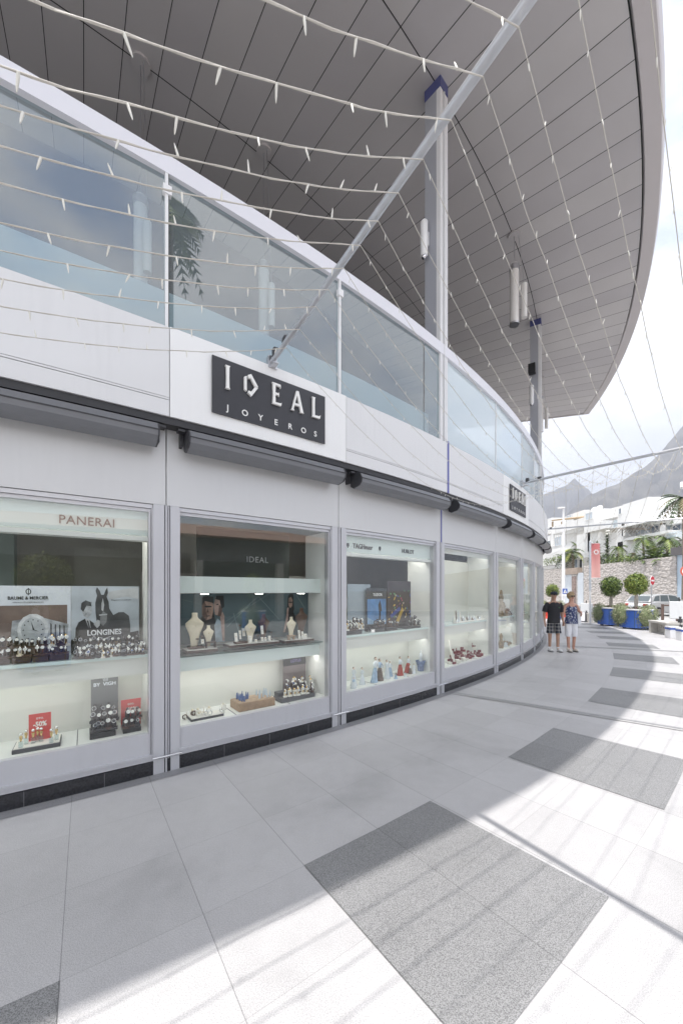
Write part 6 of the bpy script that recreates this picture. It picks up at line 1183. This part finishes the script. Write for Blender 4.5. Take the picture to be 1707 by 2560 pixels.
def person(p, H_, label, fem, rz, arms, legs, skin):
    t = thing('person', p, label, 'person'); t.rotation_euler = (0, 0, rz); s = H_ / 1.75
    sh = .165 if fem else .195; hp = .10
    V = [(0, 0, .95), (0, -.01, 1.08), (0, 0, 1.28), (0, .0, 1.42), (0, -.005, 1.49), (0, -.01, 1.56), (0, -.015, 1.66), (0, -.01, 1.735)]; Rr = [(.15, .11), (.125, .095), (.15, .105), (.095, .075), .055, .062, (.078, .095), .045]
    E_ = [(0, 1), (1, 2), (2, 3), (3, 4), (4, 5), (5, 6), (6, 7)]
    for sd in (-1, 1):
        L0 = len(V); foot = legs[0 if sd < 0 else 1]
        V += [(sd * hp, 0, .90), (sd * (hp + .005), -.01 + foot * .5, .50), (sd * (hp - .005), foot, .085), (sd * (hp + .02), foot - .13, .035)]; Rr += [(.085, .09), .055, .038, (.040, .028)]; E_ += [(0, L0), (L0, L0 + 1), (L0 + 1, L0 + 2), (L0 + 2, L0 + 3)]
        A0 = len(V); el, ha = arms[0 if sd < 0 else 1]
        V += [(sd * sh, 0, 1.40), (sd * sh + el[0], el[1], el[2]), (sd * sh + ha[0], ha[1], ha[2]), (sd * sh + ha[0] * 1.02, ha[1] - .01, ha[2] - .07)]; Rr += [.052, .040, .027, (.030, .018)]; E_ += [(3, A0), (A0, A0 + 1), (A0 + 1, A0 + 2), (A0 + 2, A0 + 3)]
    V = [tuple(c * s for c in v) for v in V]; Rr = [tuple(c * s for c in r) if isinstance(r, tuple) else r * s for r in Rr]
    skinned('body', V, E_, Rr, skin, t)
    for sd in (-1, 1):                                   # fingers, thumbs
        el, ha = arms[0 if sd < 0 else 1]; hx, hy, hz = (sd * sh + ha[0] * 1.02) * s, (ha[1] - .01) * s, (ha[2] - .07) * s
        for f in range(4):
            mb = MB(); y = hy - .028 * s + f * .018 * s; l_ = (.070, .082, .078, .060)[f] * s; mb.tube([(hx, y, hz), (hx - sd * .006, y, hz - l_ * .6), (hx - sd * .018, y, hz - l_)], [.009 * s, .008 * s, .006 * s], 6)
            o = mb.build('finger', skin); o.parent = t; o.location = Vector(o.location)
        mb = MB(); mb.tube([(hx, hy - .02 * s, hz + .04 * s), (hx - sd * .012, hy - .05 * s, hz + .0), (hx - sd * .014, hy - .055 * s, hz - .03 * s)], [.011 * s, .009 * s, .007 * s], 6); o = mb.build('thumb', skin); o.parent = t
    def loc(nm, mb, m_, fix=False): o = mb.build(nm, m_, fix=fix); o.parent = t; return o
    hc = Vector((0, -.015 * s, 1.655 * s))
    mb = MB(); mb.lathe([(.004, -.02), (.014, -.012), (.010, .03)], hc + Vector((0, -.095 * s, -.01)), 6); loc('nose', mb, skin); mb = MB(); mb.box(tuple(hc + Vector((-.022, -.092 * s, -.055))), tuple(hc + Vector((.022, -.080 * s, -.045)))); loc('mouth', mb, mat('lips', (.35, .12, .10), .5))
    for sd in (-1, 1): mb = MB(); mb.ball(hc + Vector((sd * .078 * s, .005, .0)), .022, 6, 0, .5, 1, 1.4); loc('ear', mb, skin)
    mb = MB()
    for sd in (-1, 1): mb.ball(hc + Vector((sd * .032 * s, -.088 * s, .022)), .026, 8, 0, 1, .5, .8)
    mb.tube([hc + Vector((-.075 * s, -.01, .025)), hc + Vector((-.05 * s, -.085 * s, .028)), hc + Vector((.05 * s, -.085 * s, .028)), hc + Vector((.075 * s, -.01, .025))], .005, 5); loc('sunglasses', mb, BLACK)
    return t, s, hc, sh
SK1 = mat('skin_tan', (.42, .25, .18), .55, 0, .06, 20); SK2 = mat('skin_sunburnt', (.50, .28, .21), .55, 0, .06, 20)
pm = gp(1383, 1628.5); pw = gp(1426.5, 1629); dm = pw - pm; gap_ = dm.length
rot = 0.0
t, s, hc, sh = person(pm, 1.66, 'man in a dark baseball cap, black polo shirt and plaid shorts holding the woman\'s hand', False, rot, [((-.075, .02, 1.12), (-.095, -.05, .88)), ((.05, .02, 1.12), (.055, -.05, .90))], [.04, -.05], SK1)
def ld(o, par): o.parent = par; return o
BLK = mat('polo_black', (.018, .018, .022), .85, 0, .15, 14, .2, 30)
def garment(nm, t, s, m_, prof, slv=None, sy=.68, cy=0):
    mb = MB(); n = 18; vs = []
    for q, (r, z) in enumerate(prof):
        for k in range(n):
            a = 2 * math.pi * k / n; f = 1 + .025 * math.sin(a * 5 + z * 9) * (1 if z < 1.3 else .2); vs.append((r * f * math.cos(a) * s, (cy + r * f * sy * math.sin(a)) * s, z * s))
    k = len(prof); mb.add(vs, [(i * n + j, i * n + (j + 1) % n, (i + 1) * n + (j + 1) % n, (i + 1) * n + j) for i in range(k - 1) for j in range(n)], 0, True)
    for P, R in (slv or []): mb.tube([tuple(c * s for c in p) for p in P], [r * s for r in R], 12, 0, False)
    o = mb.build(nm, m_); o.parent = t; return o
garment('polo_shirt', t, s, BLK, [(.186, .84), (.184, .92), (.168, 1.06), (.178, 1.20), (.200, 1.32), (.192, 1.385), (.15, 1.435), (.085, 1.465), (.066, 1.475)],
        [([(.12, 0, 1.405), (.185, 0, 1.395), (.225, .008, 1.31), (.252, .014, 1.17)], [.05, .068, .070, .074]), ([(-.12, 0, 1.405), (-.185, 0, 1.395), (-.232, .008, 1.31), (-.262, .014, 1.17)], [.05, .068, .070, .074])])
PLD = bpy.data.materials.new('plaid_cloth'); PLD.use_nodes = True; tt_ = PLD.node_tree; kk = math_nodes(tt_); c_ = N(tt_, 'ShaderNodeTexCoord'); s_ = N(tt_, 'ShaderNodeSeparateXYZ'); tt_.links.new(c_.outputs['Object'], s_.inputs[0])
gx = kk('LESS_THAN', kk('FRACT', kk('MULTIPLY', kk('ADD', s_.outputs[0], 5), 13)), .20); gz = kk('LESS_THAN', kk('FRACT', kk('MULTIPLY', s_.outputs[2], 11)), .2); gg = kk('MULTIPLY', kk('ADD', gx, gz), .5); rr_ = N(tt_, 'ShaderNodeValToRGB'); tt_.links.new(gg, rr_.inputs[0]); rr_.color_ramp.elements[0].color = (.022, .024, .035, 1); rr_.color_ramp.elements[1].color = (.45, .44, .42, 1); tt_.links.new(rr_.outputs[0], tt_.nodes['Principled BSDF'].inputs['Base Color']); tt_.nodes['Principled BSDF'].inputs['Roughness'].default_value = .85
def shorts(par, s, m_, wy, zb, wb, foots, nm):
    slv = [([(sd * .075, 0, .92), (sd * .088, -.004 + ft * .15, .80), (sd * .098, -.008 + ft * .35, (.8 + zb) / 2), (sd * .103, -.01 + ft * .5, zb)], [.088, .096, .092, wb]) for sd, ft in zip((-1, 1), foots)]
    garment(nm, par, s, m_, [(.02, .80), (.12, .805), (.165, .84), (wy + .008, .90), (wy, .98), (wy - .01, 1.02)], slv, .70)
shorts(t, s, PLD, .165, .54, .098, (.04, -.05), 'plaid_shorts')
def loc2(nm, mb, m_, t, fix=False): o = mb.build(nm, m_, fix=fix); o.parent = t; return o
SHOE = mat('shoe_white', (.72, .72, .72), .6); SOLE = mat('shoe_sole', (.12, .12, .12), .7)
def shoe(t, sd, ft, s, sole=SOLE, m_=SHOE):
    mb = MB(); c = Vector((sd * .112 * s, (ft - .075) * s, .05 * s)); mb.ball(c, .052 * s, 8, 0, .95, 2.4, .85); mb.ball(c + Vector((0, .075 * s, .035 * s)), .047 * s, 8, 0, 1, 1.1, 1.1); o = loc2('shoe', mb, m_, t); mb = MB(); mb.prism(ell(c.x, c.y, .052 * s, .128 * s, 14), .002, .016); o2 = mb.build('sole', sole); o2.parent = t
shoe(t, -1, .04, s); shoe(t, 1, -.05, s)
for sd, ft in ((-1, .04), (1, -.05)):
    mb = MB(); mb.lathe([(.046 * s, .08 * s), (.045 * s, .14 * s)], (sd * .098 * s, ft * s, 0), 10); loc2('sock', mb, SHOE, t)
mb = MB(); pr = [(.095 * s, .02), (.098 * s, .045), (.094 * s, .08), (.07 * s, .105), (.01, .116)]; mb.lathe(pr, hc, 14, 0, .93, 1.08); mb.prism([(hc.x - .065, hc.y - .08), (hc.x + .065, hc.y - .08), (hc.x + .055, hc.y - .165), (hc.x, hc.y - .185), (hc.x - .055, hc.y - .165)], hc.z + .045, hc.z + .056); loc2('baseball_cap', mb, mat('cap_navy', (.03, .035, .05), .8), t)
mb = MB(); mb.prism([(-.022, 0), (0, -.09), (.022, 0)], 0, .004, 0, frame(Vector((0, -.098 * s, 1.455 * s)), (1, 0, 0), (0, -.25, .97), (0, -1, 0))); loc2('open_collar', mb, SK1, t)
mb = MB(); mb.ball((.09 * s, -.125 * s, 1.30 * s), .012, 6); loc2('shirt_emblem', mb, mat('emblem_green', (.05, .25, .08), .6), t)
# woman
t, s, hc, sh = person(pw, 1.62, 'blonde woman in sunglasses, patterned navy sleeveless top and white cropped trousers', True, rot, [((-.075, .02, 1.13), (-.095, -.045, .925)), ((.085, -.02, 1.16), (.03, -.17, 1.22))], [-.04, .04], SK2)
PAT = bpy.data.materials.new('patterned_top'); PAT.use_nodes = True; tt_ = PAT.node_tree; c_ = N(tt_, 'ShaderNodeTexCoord'); v_ = N(tt_, 'ShaderNodeTexVoronoi'); v_.inputs['Scale'].default_value = 22; rr_ = N(tt_, 'ShaderNodeValToRGB'); rr_.color_ramp.elements[0].position = .26; rr_.color_ramp.elements[1].position = .34; rr_.color_ramp.elements[0].color = (.62, .64, .68, 1); rr_.color_ramp.elements[1].color = (.03, .045, .13, 1); tt_.links.new(c_.outputs['Object'], v_.inputs[0]); tt_.links.new(v_.outputs[0], rr_.inputs[0]); tt_.links.new(rr_.outputs[0], tt_.nodes['Principled BSDF'].inputs['Base Color']); tt_.nodes['Principled BSDF'].inputs['Roughness'].default_value = .8
garment('sleeveless_top', t, s, PAT, [(.195, .85), (.188, .93), (.162, 1.06), (.160, 1.18), (.172, 1.27), (.162, 1.33), (.14, 1.36)], None, .70, -.004)
for sd in (-1, 1): mb = MB(); mb.tube([(sd * .085 * s, -.105 * s, 1.33 * s), (sd * .10 * s, -.03 * s, 1.445 * s), (sd * .09 * s, .08 * s, 1.34 * s)], .012, 6); loc2('shoulder_strap', mb, PAT, t)
TW = mat('trousers_white', (.74, .74, .77), .8, 0, .04, 10); shorts(t, s, TW, .165, .46, .078, (-.04, .04), 'white_cropped_trousers')
shoe(t, -1, -.04, s, SOLE, mat('sandal', (.60, .55, .50), .6)); shoe(t, 1, .04, s, SOLE, mat('sandal', (.6, .55, .5), .6))
HB = mat('hair_blonde', (.36, .26, .15), .7, 0, .35, 30); mb = MB(); mb.ball(hc + Vector((0, .030 * s, .030 * s)), .108 * s, 10, 0, 1, 1.0, 1.08); rb2 = random.Random(4)
for k in range(40):
    a = rb2.uniform(0, 6.28); e = rb2.uniform(.1, 1.4); d = Vector((math.cos(a) * math.cos(e), math.sin(a) * math.cos(e), math.sin(e))); b0 = hc + Vector((0, .02, .045)) + d * .09 * s
    if d.y < -.5 and e < .6: continue
    mb.tube([b0, b0 + d * .03 + Vector((rb2.uniform(-.02, .02), rb2.uniform(-.02, .02), .01))], [.012, .004], 5)
loc2('hair', mb, HB, t)
mb = MB(); M4 = Matrix.Translation((.215 * s, .02, .80 * s)); mb.obox(M4, (-.05, -.09, 0), (.05, .09, .36)); o = mb.build('handbag', mat('bag_white', (.72, .72, .74), .6), bevel=.02); o.location = Vector(o.location) + pw; tag(o, 'slim white handbag hanging from the woman\'s shoulder', 'handbag')
mb = MB(); mb.tube([(.22 * s, -.0, 1.16), (.19 * s, -.02, 1.33 * s), (.16 * s, .0, 1.43 * s), (.19 * s, .06, 1.30 * s), (.22 * s, .05, 1.16)], .009, 5); o2 = mb.build('strap', mat('bag_strap', (.30, .24, .20), .6)); o2.location = Vector(o2.location) + pw - Vector(o.location); o2.parent = o
